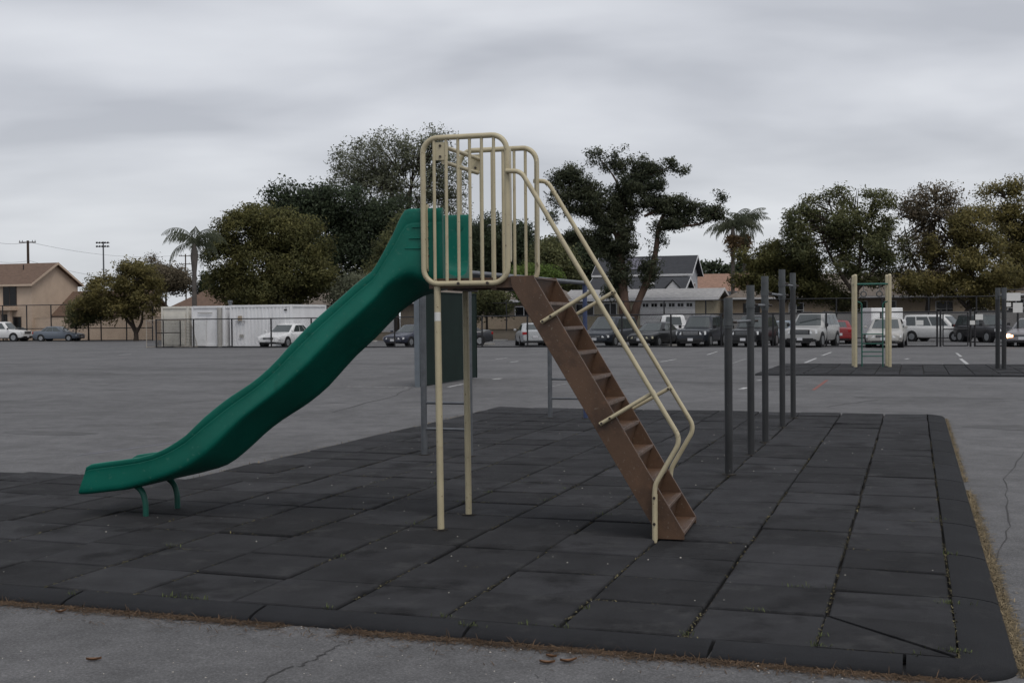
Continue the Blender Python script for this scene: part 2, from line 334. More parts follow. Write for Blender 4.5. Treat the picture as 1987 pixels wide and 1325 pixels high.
# ---------------------------------------------------------------- ground
def ground():
    xs = np.array([-900, -200, -90, -45, -20, -8, 0, 8, 20, 45, 90, 200, 900.]); ys = np.array([-60, -10, 0, 5, 10, 15, 20, 30, 45, 60, 80, 110, 160, 300, 700, 1500.])
    V = np.array([(x, y, gz(min(y, 300))) for y in ys for x in xs]); n = len(xs)
    Q = np.array([(j * n + i, j * n + i + 1, (j + 1) * n + i + 1, (j + 1) * n + i) for j in range(len(ys) - 1) for i in range(n - 1)])
    o = from_np('asphalt_ground', V, Q, M['asphalt']); return tag(o, 'grey worn asphalt of the school yard', None, None, 'structure')
asphalt = ground()
def mark(p, q, w, mat, name='painted_line', lift=.004):
    a, b = on_ground(*p), on_ground(*q); d = (b - a); d.z = 0; n = Vector((-d.y, d.x, 0)).normalized() * w / 2
    k = max(1, int(d.length / 3)); vs, fs = [], []
    for i in range(k + 1):
        c = a.lerp(b, i / k)
        for s in (-1, 1): v = c + n * s; vs.append((v.x, v.y, gz(v.y) + lift))
    for i in range(k): fs.append((2 * i, 2 * i + 1, 2 * i + 3, 2 * i + 2))
    m = MB(); m.add(vs, fs); return m.build(name, mat, asphalt)
W_, F_ = M['line_white'], M['line_faint']
for p, q, w, m_ in [((672, 750), (792, 752), .07, W_), ((330, 733), (432, 738), .07, F_), ((150, 884), (352, 857), .04, M['line_blue']),
    ((1528, 755.5), (1578, 757), .07, F_), ((1578, 757), (1605, 737.5), .075, M['line_red']), ((1562, 738), (1602, 737.5), .06, F_),
    ((1437, 755.5), (1448, 752), .12, W_), ((1469, 738.5), (1478, 737.5), .12, W_), ((1562, 704), (1584, 695), .10, W_), ((1595, 690), (1613, 683.5), .10, W_),
    ((1421, 705), (1448, 696), .08, F_), ((1856, 685), (1865, 692), .10, W_), ((1864, 696), (1877, 706.5), .12, W_), ((1623, 762), (1690, 762.5), .06, F_),
    ((1372, 688.5), (1392, 682), .09, W_), ((1180, 698), (1208, 694), .08, F_), ((1282, 702), (1312, 697), .10, W_), ((1018, 689), (1056, 684.5), .09, F_),
    ((962, 697), (984, 694.5), .10, W_), ((928, 702), (958, 699), .09, F_), ((990, 703), (1006, 701), .1, W_), ((905, 735), (1010, 734), .07, F_), ((960, 736), (970, 734), .2, W_),
    ((870, 751), (905, 744), .10, W_), ((924, 752), (962, 752), .07, F_), ((1060, 752), (1100, 744), .08, F_), ((690, 697), (716, 695), .10, F_), ((520, 697), (552, 694), .1, F_),
    ((610, 692), (640, 690), .1, F_), ((420, 709), (436, 708), .1, F_), ((60, 700), (95, 702), .1, F_), ((20, 704), (60, 705), .1, F_), ((205, 702), (250, 700), .1, F_),
    ((230, 689), (255, 687), .12, W_), ((440, 697), (470, 695), .1, F_), ((560, 750), (600, 752), .06, F_), ((150, 741), (210, 746), .06, F_), ((1720, 694), (1745, 691), .09, F_),
    ((1757, 697), (1764, 695.5), .12, W_), ((1700, 705), (1712, 704), .12, F_), ((1800, 684), (1850, 682), .08, F_), ((1880, 683), (1987, 684), .09, F_), ((1330, 684), (1360, 680), .08, F_)]:
    mark(p, q, w, m_)
def jag(px_pts, w, name):                                # a crack running through the asphalt
    P = [on_ground(*p) for p in px_pts]; path = []
    for a, b in zip(P, P[1:]):
        k = 7
        for i in range(k): path.append(a.lerp(b, i / k) + Vector((random.uniform(-.018, .018), random.uniform(-.018, .018), 0)) * max(1, w / .006))
    path.append(P[-1]); vs, fs = [], []
    for i, c in enumerate(path):
        ww = w * random.uniform(.25, 1.0)
        vs += [(c.x - ww, c.y + ww * .4, gz(c.y) + .0035), (c.x + ww, c.y - ww * .4, gz(c.y) + .0035)]
        if i: fs.append((2 * i - 2, 2 * i - 1, 2 * i + 1, 2 * i))
    MB().add(vs, fs).build(name, M['crack'], asphalt)
jag([(500, 1328), (560, 1296), (605, 1283), (645, 1258), (690, 1240)], .006, 'crack')
jag([(1010, 1300), (1060, 1322)], .003, 'crack')

def patch(px, py, rx, ry, name='tar_patch'):
    c = on_ground(px, py); n = 22; vs = []
    for i in range(n):
        a = 2 * math.pi * i / n; k = .75 + .35 * noise.noise(Vector((math.cos(a) * 1.7 + px, math.sin(a) * 1.7, py * .1))); v = c + grid_xy(math.cos(a) * rx * k, math.sin(a) * ry * k); vs.append((v.x, v.y, gz(v.y) + .0025))
    MB().add(vs, [tuple(range(n))]).build(name, M['tar'], asphalt)
for q in ((1965, 829, .75, .55), (1795, 772, 2.2, .5), (330, 716, 5, 2.2), (560, 780, 1.6, .5), (90, 840, 1.2, .35), (720, 706, 4, 1.5), (1230, 712, 3.5, 1.2), (1330, 742, 1.6, .6), (120, 725, 3.5, 1.5)): patch(*q)
jag([(-10, 780), (150, 770), (330, 784), (480, 772)], .02, 'crack'); jag([(640, 800), (760, 770), (800, 752)], .018, 'crack'); jag([(1600, 790), (1700, 776), (1900, 782), (2000, 775)], .02, 'crack'); jag([(1930, 1100), (1960, 1010), (1950, 930), (2000, 860)], .006, 'crack'); jag([(0, 705), (240, 712), (500, 706)], .03, 'crack')

# ---------------------------------------------------------------- rubber safety mat under the slide (grid coordinates x = right, y = away)
T = .6425; X0, Y0, NCOL, NROW = .20, 5.885, 11, 22; PY = (19.76 - 5.885) / NROW
def tile_mesh(poly_x, poly_y, th=.05):
    g = .0070; gx_ = .0090; b = .013; rings = []
    for inset, z in ((g, -th), (g, -b), (g + .004, -.005), (g + b, 0)):
        rings.append([((poly_x / 2 - inset - (gx_ - g)) * sx_, (poly_y / 2 - inset) * sy_, z) for sx_, sy_ in ((-1, -1), (1, -1), (1, 1), (-1, 1))])
    return MB().loft(rings).mesh('rubber_tile', M['rubber'])
def poly_tile(pts, name, parent, mat, th=.05):
    cx_ = sum(p[0] for p in pts) / len(pts); cy_ = sum(p[1] for p in pts) / len(pts); rings = []
    for k, z in ((.010, -th), (.010, -.009), (.013, -.003), (.020, 0)): rings.append([(p[0] + (cx_ - p[0]) * k, p[1] + (cy_ - p[1]) * k, z) for p in pts])
    return MB().loft(rings).build(name, mat, parent)
mat_o = MB().add([(X0 - T * NCOL - .02, Y0 - .02, -.042), (X0 + .02, Y0 - .02, -.042), (X0 + .02, Y0 + PY * NROW, -.042), (X0 - T * NCOL - .02, Y0 + PY * NROW, -.042),
                  (X0 - T * 16, Y0 - .02, -.0421), (X0 - T * NCOL - .02, Y0 - .02, -.0421), (X0 - T * NCOL - .02, Y0 + PY * 7, -.0421), (X0 - T * 16, Y0 + PY * 7, -.0421)], [(0, 1, 2, 3), (4, 5, 6, 7)]).build('safety_mat', M['joint'])
mat_o.rotation_euler = (0, 0, MAT_ROT); tag(mat_o, 'dark rubber tile safety mat under the green slide', None, None, 'structure')
tm = tile_mesh(T, PY); tiles = []
def lay_tile(x, y):
    o = bpy.data.objects.new('rubber_tile', tm); col.objects.link(o); o.parent = mat_o
    o.location = (x + random.gauss(0, .003), y + random.gauss(0, .004), random.gauss(-.002, .003)); o.rotation_euler = (random.gauss(0, .007), random.gauss(0, .007), random.gauss(0, .007)); tiles.append(o)
stag = [random.gauss(0, .013) for _ in range(20)]
for c in range(16):
    rows = NROW if c < NCOL else 7
    for r_ in range(rows):
        if c == 0 and r_ == 0: continue
        if c >= NCOL + 4 and r_ < 4: continue              # outside the picture
        st = stag[c] if 0 < r_ < rows - 1 else 0
        lay_tile(X0 - T * (c + .5), Y0 + PY * (r_ + .5) + st)
# the cut corner tile: two wedges
x1, x0_, y0_, y1_ = X0, X0 - T, Y0, Y0 + PY
poly_tile([(x0_, y0_), (x1 - .03, y0_), (x0_, y1_ - .02)], 'rubber_tile', mat_o, M['rubber'])
poly_tile([(x1 - .01, y0_ + .02), (x1, y1_), (x0_ + .01, y1_)], 'rubber_tile', mat_o, M['rubber'])
# sloping border ramps
def ramp_piece(p0, p1, n, w=.20, th=.05):                 # inner edge p0->p1, outward normal n
    p0, p1, n = Vector(p0), Vector(p1), Vector(n); d = (p1 - p0).normalized(); p0 = p0 + d * .010; p1 = p1 - d * .010
    prof = [(0.004, -th), (0.004, -.004), (.012, 0), (w * .55, -.010), (w * .85, -.022), (w * .97, -.032), (w, -.045), (w, -th)]
    m = MB(); m.loft([[(p + n * a) + Vector((0, 0, z)) for a, z in prof] for p in (p0, p0.lerp(p1, .5) + Vector((0, 0, random.uniform(-.002, .003))), p1)])
    return m.build('border_ramp', M['rubber_edge'], mat_o, 50)
joints = [-6.9, -5.88, -4.64, -3.42, -2.18, -.93, -.04]
for a, b in zip(joints, joints[1:]): ramp_piece((a, Y0 - .002, 0), (b, Y0 - .002, 0), (0, -1, 0), .20)
ra = Y0 + 1.27; rb = []
while ra < Y0 + PY * NROW - 1.3: rb.append(ra); ra += 1.245
rb.append(Y0 + PY * NROW - .15)
for a, b in zip(rb, rb[1:]): ramp_piece((X0 + .002, a, 0), (X0 + .002, b, 0), (1, 0, 0), .25)
def corner_ramp(prof_pts):                                # inner line, outer line (rounded corner)
    inner, outer = prof_pts; rings = []
    for a, z in ((.0, -.05), (.0, -.004), (.05, 0), (.55, -.010), (.85, -.022), (.97, -.032), (1.0, -.045), (1.0, -.05)):
        rings.append([Vector(i).lerp(Vector(o), a) + Vector((0, 0, z)) for i, o in zip(inner, outer)])
    n = len(inner); m = MB(); vs = [p for r_ in rings for p in r_]
    m.add(vs, [(i * n + j, i * n + j + 1, (i + 1) * n + j + 1, (i + 1) * n + j) for i in range(len(rings) - 1) for j in range(n - 1)])
    return m.build('border_ramp', M['rubber_edge'], mat_o, 50)
cin, cout = [], []
for k in range(5): t = k / 4; cin.append((-.034 + (X0 + .002 + .034) * t, Y0 - .002, 0)); cout.append((-.034 + .25 * t, Y0 - .202, 0))
for k in range(1, 10): an = -math.pi / 2 + math.pi / 2 * k / 9; cin.append((X0 + .002, Y0 - .002, 0)); cout.append((.216 + .236 * math.cos(an), Y0 + .034 + .236 * math.sin(an), 0))
for k in range(1, 6): t = k / 5; cin.append((X0 + .002, Y0 + 1.264 * t, 0)); cout.append((X0 + .252, Y0 + .034 + 1.230 * t, 0))
corner_ramp((cin, cout))
ye = Y0 + PY * NROW
corner_ramp(([(X0 + .002, ye - .144, 0), (X0 + .002, ye - .05, 0), (X0 + .002, ye, 0), (X0 - .02, ye + .004, 0)], [(X0 + .252, ye - .144, 0), (X0 + .23, ye + .02, 0), (X0 + .14, ye + .08, 0), (X0 - .02, ye + .09, 0)]))

# ---------------------------------------------------------------- the slide (local x = towards the stairs, y = away, origin under the platform)
S = empty('playground_slide', (-.45, 9.29, 0), -R(15.5))
tag(S, 'green plastic wave slide with tan guard rails and rusty brown stairs', 'slide')
def U(u, v, z): return (-u, v, z)
prof = [(-0.03, 2.395, -0.03, 1.8), (0.1, 2.395, 0.05, 1.8), (0.225, 2.395, 0.13, 1.786), (0.262, 2.385, 0.173, 1.7724), (0.29, 2.345, 0.205, 1.7621), (0.32, 2.29, 0.243, 1.7499), (0.359, 2.208, 0.293, 1.7248), (0.44, 2.07, 0.381, 1.6687), (0.497, 1.978, 0.44, 1.6225), (0.535, 1.93, 0.49, 1.5733), (0.6, 1.885, 0.576, 1.4891), (0.66, 1.8414, 0.637, 1.4298), (0.74, 1.7764, 0.719, 1.3597), (0.82, 1.7107, 0.799, 1.2912), (0.9, 1.6478, 0.877, 1.2133), (0.98, 1.5834, 0.956, 1.1306), (1.06, 1.5138, 1.036, 1.0487), (1.14, 1.4389, 1.117, 0.9804), (1.22, 1.3605, 1.198, 0.9209), (1.3, 1.2785, 1.28, 0.868), (1.38, 1.204, 1.361, 0.8207), (1.46, 1.139, 1.442, 0.7708), (1.54, 1.0819, 1.523, 0.7152), (1.62, 1.0331, 1.604, 0.6516), (1.7, 0.9859, 1.685, 0.5804), (1.78, 0.9329, 1.767, 0.5118), (1.86, 0.8747, 1.848, 0.4502), (1.94, 0.8134, 1.929, 0.4019), (2.02, 0.7431, 2.011, 0.372), (2.1, 0.6718, 2.093, 0.3503), (2.18, 0.62, 2.176, 0.3281), (2.26, 0.5745, 2.259, 0.3095), (2.3, 0.5546, 2.3, 0.3004), (2.389, 0.5187, 2.398, 0.2782), (2.52, 0.4865, 2.542, 0.2428), (2.658, 0.466, 2.693, 0.209), (2.8, 0.447, 2.846, 0.189), (2.88, 0.435, 2.943, 0.1767), (2.94, 0.426, 3.03, 0.166), (2.985, 0.405, 3.085, 0.165)]   # lip u, lip z, belly u, belly z
def chute():
    top = [(.326, -.012), (.338, -.010), (.346, .005), (.3475, .035), (.3455, .09), (.3440, .15), (.3415, .160), (.3415, .172), (.3430, .182), (.3420, .196), (.3410, .215)]
    mid = top + [(.3425, .28), (.347, .38), (.353, .47), (.356, .535), (.351, .575), (.332, .610), (.280, .662), (.185, .765), (.065, .92)]
    end = top + [(.3385, .30), (.338, .45), (.337, .60), (.336, .75), (.333, .86), (.322, .925), (.295, .965), (.235, .985), (.12, .998)]
    half_i = [(.322, -.012), (.312, -.008), (.307, .006), (.305, .035), (.304, .09), (.303, .14), (.302, .17), (.302, .185), (.301, .20), (.301, .22), (.30, .24), (.298, .28), (.294, .34), (.288, .40), (.276, .45), (.252, .50), (.215, .55), (.168, .61), (.115, .66), (.055, .69)]
    half_e = half_i[:11] + [(.298, .30), (.297, .40), (.295, .50), (.29, .60), (.28, .68), (.258, .74), (.22, .78), (.16, .81), (.08, .825)]
    n = 2 * len(mid) + 1; rows = []
    mixs = lambda A, B, k: [(a[0] + (b[0] - a[0]) * k, a[1] + (b[1] - a[1]) * k) for a, b in zip(A, B)]
    dense = []
    for a, b in zip(prof, prof[1:]):
        for k in range(2): t = k / 2; dense.append(tuple(a[i] * (1 - t) + b[i] * t for i in range(4)))
    dense.append(prof[-1])
    for ul, zl, ub, zb in dense:
        wk = 1.0; kk = min(1, max(0, (ul - 1.5) / 1.15)); kk = max(kk, min(1, max(0, (.48 - ul) / .40))); kk = kk * kk * (3 - 2 * kk); ho, hi = mixs(mid, end, kk), mixs(half_i, half_e, kk)
        O = ho + [(0, 1.0)] + [(-y, t) for y, t in reversed(ho)]; I = hi + [(0, .70 + .13 * kk)] + [(-y, t) for y, t in reversed(hi)]
        def pt(y, t): u = ul + (ub - ul) * t; return (-u, y * wk - .030 * max(u, 0), zl + (zb - zl) * t)
        rows.append([pt(y, t) for y, t in O] + [pt(y, t) for y, t in reversed(I)])
    m = MB(); k = 2 * n; vs = [p for r_ in rows for p in r_]; fs = []
    for i in range(len(rows) - 1):
        for j in range(k): fs.append((i * k + j, i * k + (j + 1) % k, (i + 1) * k + (j + 1) % k, (i + 1) * k + j))
    for e_ in (0, len(rows) - 1):
        for j in range(n - 1): fs.append((e_ * k + j, e_ * k + j + 1, e_ * k + k - 2 - j, e_ * k + k - 1 - j))
    m.add(vs, fs); return m.build('chute', M['green'], S, 60)
ch = chute()
for zz, u0, u1 in ((2.262, .07, .205), (2.178, .07, .228), (2.103, .07, .262)):
    for sy_ in (-1, 1): MB().tube([U(u0, sy_ * .344 - .006, zz), U(u1, sy_ * .343 - .008, zz + .002)], .005, 6).build('moulded_rib', M['green'], ch)
for u_, z_ in ((.045, 2.30), (.045, 2.02)):
    for sy_ in (-1, 1):
        MB().cyl(U(u_, sy_ * .300, z_), U(u_, sy_ * .294, z_), .028, 14).build('bolt_recess', M['green'], ch)
        MB().cyl(U(u_, sy_ * .296, z_), U(u_, sy_ * .288, z_), .009, 8).build('bolt', M['chrome'], ch)
# exit feet: curved green pipes bolted under the chute
for v_, u_, zt in ((-.285, 2.545, .235), (.135, 2.510, .24)):
    MB().tube(bent_path([U(u_ + .12, v_ + .02, zt + .02), U(u_ + .03, v_ + .004, zt - .035), U(u_, v_, zt - .12), U(u_, v_, -.03)], .07), .024, 12).build('foot_support', M['green_metal'], S, 60)
# platform
m = MB(); m.box((.25, 0, 1.852), (.64, .66, .018)); dk = m.build('deck', M['brown'], S)
for v_ in (-.333, .333): MB().box((.25, v_, 1.838), (.655, .012, .075)).build('deck_edge', M['brown'], dk)
for x_ in (-.07, .572): MB().box((x_, 0, 1.835), (.012, .654, .07)).build('deck_edge', M['brown'], dk)
for x_ in (.08, .42): MB().box((x_, 0, 1.81), (.04, .64, .05)).build('deck_beam', M['brown'], dk)
# platform legs
for v_ in (-.345, .345):
    lg = MB().cyl(U(.002, v_, -.04), U(.012, v_, 1.815), .0255, 16).build('leg', M['tan'], S, 40)
    MB().tube([U(.004, v_, -.01), U(.004, v_, .004), U(.004, v_, .006)], [.062, .055, .03], 16).build('footing_collar', M['joint'], lg)
    if v_ < 0:
        st = []
        for z_ in (1.56, 1.625): st.append([(-.010 + .0262 * math.sin(R(a)), v_ - .0262 * math.cos(R(a)), z_) for a in range(-60, 75, 12)])
        k = len(st[0]); MB().add(st[0] + st[1], [(i, i + 1, k + i + 1, k + i) for i in range(k - 1)]).build('sticker', M['paper'], lg)
# guard panels
def guard(v_, sgn, sh=0.0):
    xl, xr, zb, zt, rc = -.107 + sh, .543 + sh * .8, 1.835, 2.915, .115; c = []
    for cx_, cz_, a0 in ((xr - rc, zb + rc, -90), (xr - rc, zt - rc, 0), (xl + rc, zt - rc, 90), (xl + rc, zb + rc, 180)):
        for k in range(9): a = R(a0 + 90 * k / 8); c.append((cx_ + rc * math.cos(a), v_, cz_ + rc * math.sin(a)))
    g = MB().tube(c, .0205, 12, closed=True).build('guard_panel', M['tan'], S, 60)
    for u_ in (.019, -.075, -.168, -.258, -.350, -.442): MB().cyl((-u_ + sh, v_, zb + .012), (-u_ + sh, v_, zt - .012), .0125, 10).build('bar', M['tan'], g, 60)
    yi = v_ + sgn * .030                                   # flat mounting straps, turned edge-on behind the end tubes
    for x_, z0, z1 in ((xl + .022, 1.93, 2.43), (xr + .012, 1.99, 2.82)):
        poly = [(-.022 + .0, z0 + .02), (-.012, z0), (.012, z0), (.024, z0 + .03), (.024, z1 - .03), (.012, z1), (-.012, z1), (-.022, z1 - .02)]
        MB().prism(poly, (x_ - .004, yi + sgn * .005, 0), (0, 1, 0), (0, 0, 1), (1, 0, 0), .010).build('mounting_strap', M['tan'], g)
        if x_ < 0:
            for z_ in (2.30, 2.045): MB().cyl((x_ - .012, yi, z_), (x_ + .012, yi, z_), .009, 8).build('bolt', M['bolt'], g)
    for x_ in (.168, .392): MB().cyl((x_, v_ - .028, zb), (x_, v_ + .028, zb), .0115, 8).build('bolt', M['bolt'], g)
    pl = MB().box((.040 + sh, v_, 2.815), (.10, .010, .135)).build('bracket_plate', M['tan'], g, bevel=.004)
    for z_ in (2.855, 2.775): MB().cyl((.032 + sh, v_ - .014, z_), (.032 + sh, v_ + .014, z_), .0095, 8).build('bolt', M['bolt'], pl)
    return g
guard(-.37, 1); guard(.37, -1, .044)
for z_, x_ in ((2.845, .065), (2.735, .052)): MB().cyl((x_, -.365, z_), (x_ + .04, .365, z_), .0165, 12).build('cross_bar', M['tan'], S, 60)
# stairs
stz = lambda n_: 1.873 - .1825 * n_
stx = lambda n_: .735 + .1078 * n_
sp = [(.556, 1.885), (.735, 1.885), (.742, 1.865), (1.818, .048), (1.818, .0), (1.606, .0), (1.595, .085), (.568, 1.805)]
stairs = None
for v_ in (-.362, .338):
    s_ = MB().prism(sp, (0, v_, 0), (1, 0, 0), (0, 0, 1), (0, 1, 0), .024).build('stringer', M['brown'], S, bevel=.004)
    d_ = Vector((1.818 - .742, 0, .048 - 1.865)).normalized(); y_ = v_ + (.030 if v_ < 0 else -.006)
    for a_, b_ in (((.742, 1.865), (1.818, .048)), ((.568, 1.805), (1.595, .085))):
        nrm = Vector((.86, 0, .51)) * (-.006 if a_[0] > .7 else .006)
        A_, B_ = Vector((a_[0], 0, a_[1])), Vector((b_[0], 0, b_[1]))
        vs = [A_ + Vector((0, v_ + .0245, 0)) if v_ < 0 else A_ + Vector((0, v_ - .0005, 0))]
for n_ in range(0, 11):
    x_, z_ = stx(n_), stz(n_)
    if n_ > 0:
        w_ = .165
        poly = [(x_ - w_, z_ - .010), (x_ - w_, z_ - .002), (x_ - .008, z_), (x_, z_ - .006), (x_ + .001, z_ - .024), (x_ - .006, z_ - .024), (x_ - .008, z_ - .011)]
        t_ = MB().prism(poly, (0, -.3375, 0), (1, 0, 0), (0, 0, 1), (0, 1, 0), .675).build('tread', M['brown'], S)
        MB().box((x_ + .0, 0, z_ - .008), (.006, .672, .020)).build('nosing', M['tread'], t_)
        mg = MB()
        for k in range(16): mg.box((x_ - .016, -.31 + k * .0413, z_ + .0008), (.030, .020, .004))
        o_ = mg.build('grip_teeth', M['tread'], t_); o_['kind'] = 'stuff'
    if n_ < 10:                                            # sloping closed riser down to the back of the next tread
        x2, z2 = stx(n_ + 1) - .163, stz(n_ + 1) - .004
        poly = [(x_ - .012, z_ - .012), (x_ - .018, z_ - .012), (x2 - .006, z2), (x2, z2)]
        MB().prism(poly, (0, -.337, 0), (1, 0, 0), (0, 0, 1), (0, 1, 0), .674).build('riser', M['brown'], S)
MB().box((.655, 0, 1.868), (.17, .672, .012)).build('top_step', M['brown'], S)
# handrails
for v_, kz in ((-.402, 0), (.402, .012)):
    pts = [(.545, v_, 2.645 + kz), (.655, v_, 2.640 + kz), (1.033 - .27, v_, 2.007 + .455 + kz), (1.592, v_, 1.066 + kz), (1.805, v_, .712 + kz), (1.622, v_, .395 + kz), (1.615, v_, .33), (1.615, v_, -.02)]
    hr = MB().tube(bent_path(pts, [0, .05, .07, .05, .075, .06, .05, 0], 7), .0175, 12).build('handrail', M['tan'], S, 60)
    sg = 1 if v_ < 0 else -1
    MB().box((1.615, v_ + sg * .012, .16), (.038, .026, .33)).build('flattened_end', M['tan'], hr, bevel=.006)
    for z_ in (.30, .115): MB().cyl((1.615, v_ - .026, z_), (1.615, v_ + .03, z_), .0105, 8).build('bolt', M['bolt'], hr)
    for (xa, za), (xb, zb_) in ((((.793, 1.543), (1.178, 1.772)) if v_ < 0 else ((.80, 1.548), (1.190, 1.775))), (((1.221, .811), (1.612, 1.046)) if v_ < 0 else ((1.225, .810), (1.62, 1.030)))):
        yv = v_ + sg * .022
        b_ = MB().cyl((xa, yv, za), (xb + .008, yv, zb_ + .004), .0148, 10).build('strut', M['tan'], hr, 60)
        for t in (.035, .19, .965): MB().cyl((xa + (xb - xa) * t, yv - .024, za + (zb_ - za) * t), (xa + (xb - xa) * t, yv + .03, za + (zb_ - za) * t), .0085, 8).build('bolt', M['bolt'], b_)

# ---------------------------------------------------------------- horizontal ladder behind the slide
LD = empty('monkey_bars', grid_xy(0, 0), MAT_ROT); tag(LD, 'grey steel monkey bars standing on the mat behind the slide', 'monkey bars')
for x_, y_, m_ in ((-5.35, 12.77, 'galv'), (-4.79, 12.77, 'galv'), (-5.36, 17.86, 'galv'), (-4.79, 17.86, 'blue_metal')):
    p_ = MB().cyl((x_, y_, -.04), (x_, y_, 2.05), .036, 14).build('post', M[m_], LD, 60); MB().tube([(x_, y_, -.01), (x_, y_, .004), (x_, y_, .006)], [.07, .065, .04], 16).build('footing_ring', M['joint'], p_)
for x_ in (-5.355, -4.79):
    b_ = MB().cyl((x_, 12.66, 2.08), (x_, 17.98, 2.08), .030, 12).build('beam', M['galv'], LD, 60)
    for y_ in (12.655, 17.985): MB().cyl((x_, y_ - .012, 2.08), (x_, y_ + .012, 2.08), .032, 12).build('end_cap', M['blue_metal'], b_)
for k in range(13): y_ = 13.05 + k * .38; MB().cyl((-5.35, y_, 2.08), (-4.79, y_, 2.08), .014, 8).build('rung', M['galv'], LD, 60)
for y_ in (12.77, 17.86):
    for z_ in (.30, .60): MB().cyl((-5.35, y_, z_), (-4.79, y_, z_), .017, 8).build('rung', M['galv'], LD, 60)

# ---------------------------------------------------------------- chin-up bars of rising height
CB = empty('chin_up_bars', (0, 0, 0), MAT_ROT); tag(CB, 'row of five dark steel posts with chin-up bars of rising height', 'chin-up bars')
cy_ = [11.96, 13.68, 15.06, 17.10, 18.68]; chh = [1.75, 1.91, 2.05, 2.20, 2.20]; bz = [1.51, 1.69, 1.84, 2.0]
for i, (y_, h_) in enumerate(zip(cy_, chh)):
    p_ = MB().cyl((-1.742, y_, -.04), (-1.742, y_, h_ - .02), .040, 16).build('post', M['galv_dark'], CB, 40)
    MB().tube([(-1.742, y_, -.01), (-1.742, y_, .004), (-1.742, y_, .006)], [.075, .07, .045], 16).build('footing_ring', M['joint'], p_)
    lo = bz[max(0, i - 1)] - (.06 if i else .06)
    MB().cyl((-1.742, y_, lo), (-1.742, y_, h_), .0445, 16).build('sleeve', M['galv_light'], p_, 40)
    for zz in ([bz[i - 1]] if i else []) + ([bz[i]] if i < 4 else []):
        MB().cyl((-1.742, y_, zz - .035), (-1.742, y_, zz + .035), .052, 16).build('collar', M['galv_light'], p_, 40)
        MB().cyl((-1.742, y_, zz), (-1.655, y_, zz), .013, 8).build('set_bolt', M['bolt'], p_)
for i in range(4): MB().cyl((-1.742, cy_[i] + .04, bz[i]), (-1.742, cy_[i + 1] - .04, bz[i]), .0165, 10).build('bar', M['galv'], CB, 60)

# ---------------------------------------------------------------- handball wall
wl = on_ground(811, 751); HW = empty('handball_wall', wl, MAT_ROT + R(2)); tag(HW, 'dark green handball wall with grey edge behind the slide legs', 'wall')
MB().box((.0, 2.2, 1.15), (.10, 4.4, 2.28)).build('board', M['wall_green'], HW)
MB().box((-.01, -.012, 1.15), (.13, .024, 2.30)).build('edge_strip', M['wall_edge'], HW); MB().box((0, 4.412, 1.15), (.13, .024, 2.30)).build('edge_strip', M['wall_green'], HW)
MB().box((0, 2.2, 2.305), (.13, 4.448, .03)).build('top_cap', M['wall_green'], HW); MB().cyl((.085, .12, 0), (.085, .12, 2.28), .04, 10).build('support_post', M['galv_dark'], HW, 60)

# ---------------------------------------------------------------- second mat with climber
fl = on_ground(1466, 728); gx = Vector((fl.x * math.cos(-MAT_ROT) - fl.y * math.sin(-MAT_ROT), fl.x * math.sin(-MAT_ROT) + fl.y * math.cos(-MAT_ROT), 0))
m2 = MB().box((4.16, 3.84, -.012), (8.32, 7.68, .024)).build('safety_mat', M['joint']); tag(m2, 'dark rubber tile safety mat under the tan and green climber', None, None, 'structure')
p2 = grid_xy(gx.x, gx.y); m2.location = (p2.x, p2.y, gz(p2.y) + .055); m2.rotation_euler = Matrix.Rotation(-math.atan(SLOPE), 3, 'X').to_4x4().to_3x3().to_euler()
m2.matrix_world = Matrix.Translation((p2.x, p2.y, gz(p2.y) + .03)) @ Matrix.Rotation(-math.atan(SLOPE), 4, 'X') @ Matrix.Rotation(MAT_ROT, 4, 'Z')
t2 = tile_mesh(.64, .64, .03)
for i in range(13):
    for j in range(12):
        o = bpy.data.objects.new('rubber_tile', t2); col.objects.link(o); o.parent = m2; o.location = (.32 + .64 * i, .32 + .64 * j + (.0 if i % 2 else .03), .024 + random.gauss(0, .003)); o.rotation_euler = (random.gauss(0, .006), random.gauss(0, .006), random.gauss(0, .005))
for i in range(7): MB().loft([[(i * 1.24 + e, 0, -.05), (i * 1.24 + e, 0, .02), (i * 1.24 + e, -.12, .0), (i * 1.24 + e, -.16, -.05)] for e in (0, 1.23)]).build('border_ramp', M['rubber_edge'], m2)
cl = on_ground(1660, 715); CLM = empty('ring_climber', (cl.x, cl.y, gz(cl.y) + .055), -R(12)); tag(CLM, 'tan four post climber with green ladder and hanging rings', 'climber')
for x_, y_ in ((0, 0), (1.03, 0), (.0, .85), (1.03, .85)):
    p_ = MB().cyl((x_, y_, -.04), (x_, y_, 2.84), .057, 14).build('post', M['tan'], CLM, 40)
    MB().tube([(x_, y_, 2.84), (x_, y_, 2.875), (x_, y_, 2.895)], [.058, .05, .025], 14).build('cap', M['tan'], p_, 60)
for y_ in (0, .85): MB().cyl((0, y_, 2.58 + y_ * .03), (1.03, y_, 2.58 + y_ * .03), .028, 10).build('top_bar', M['green_metal'], CLM, 60)
for x_ in (0, 1.03): MB().cyl((x_, 0, 2.58), (x_, .85, 2.6), .024, 10).build('side_bar', M['green_metal'], CLM, 60)
MB().cyl((0, .4, 2.59), (1.03, .4, 2.59), .022, 10).build('ring_bar', M['green_metal'], CLM, 60)
for x_ in (.28, .76):
    rg = MB().tube([(x_ + .085 * math.cos(a), .4, 2.28 + .085 * math.sin(a)) for a in np.linspace(0, 2 * math.pi, 20, endpoint=False)], .018, 8, closed=True).build('ring', M['galv_light'], CLM, 60)
    MB().cyl((x_, .4, 2.37), (x_, .4, 2.59), .010, 6).build('chain', M['galv'], rg)
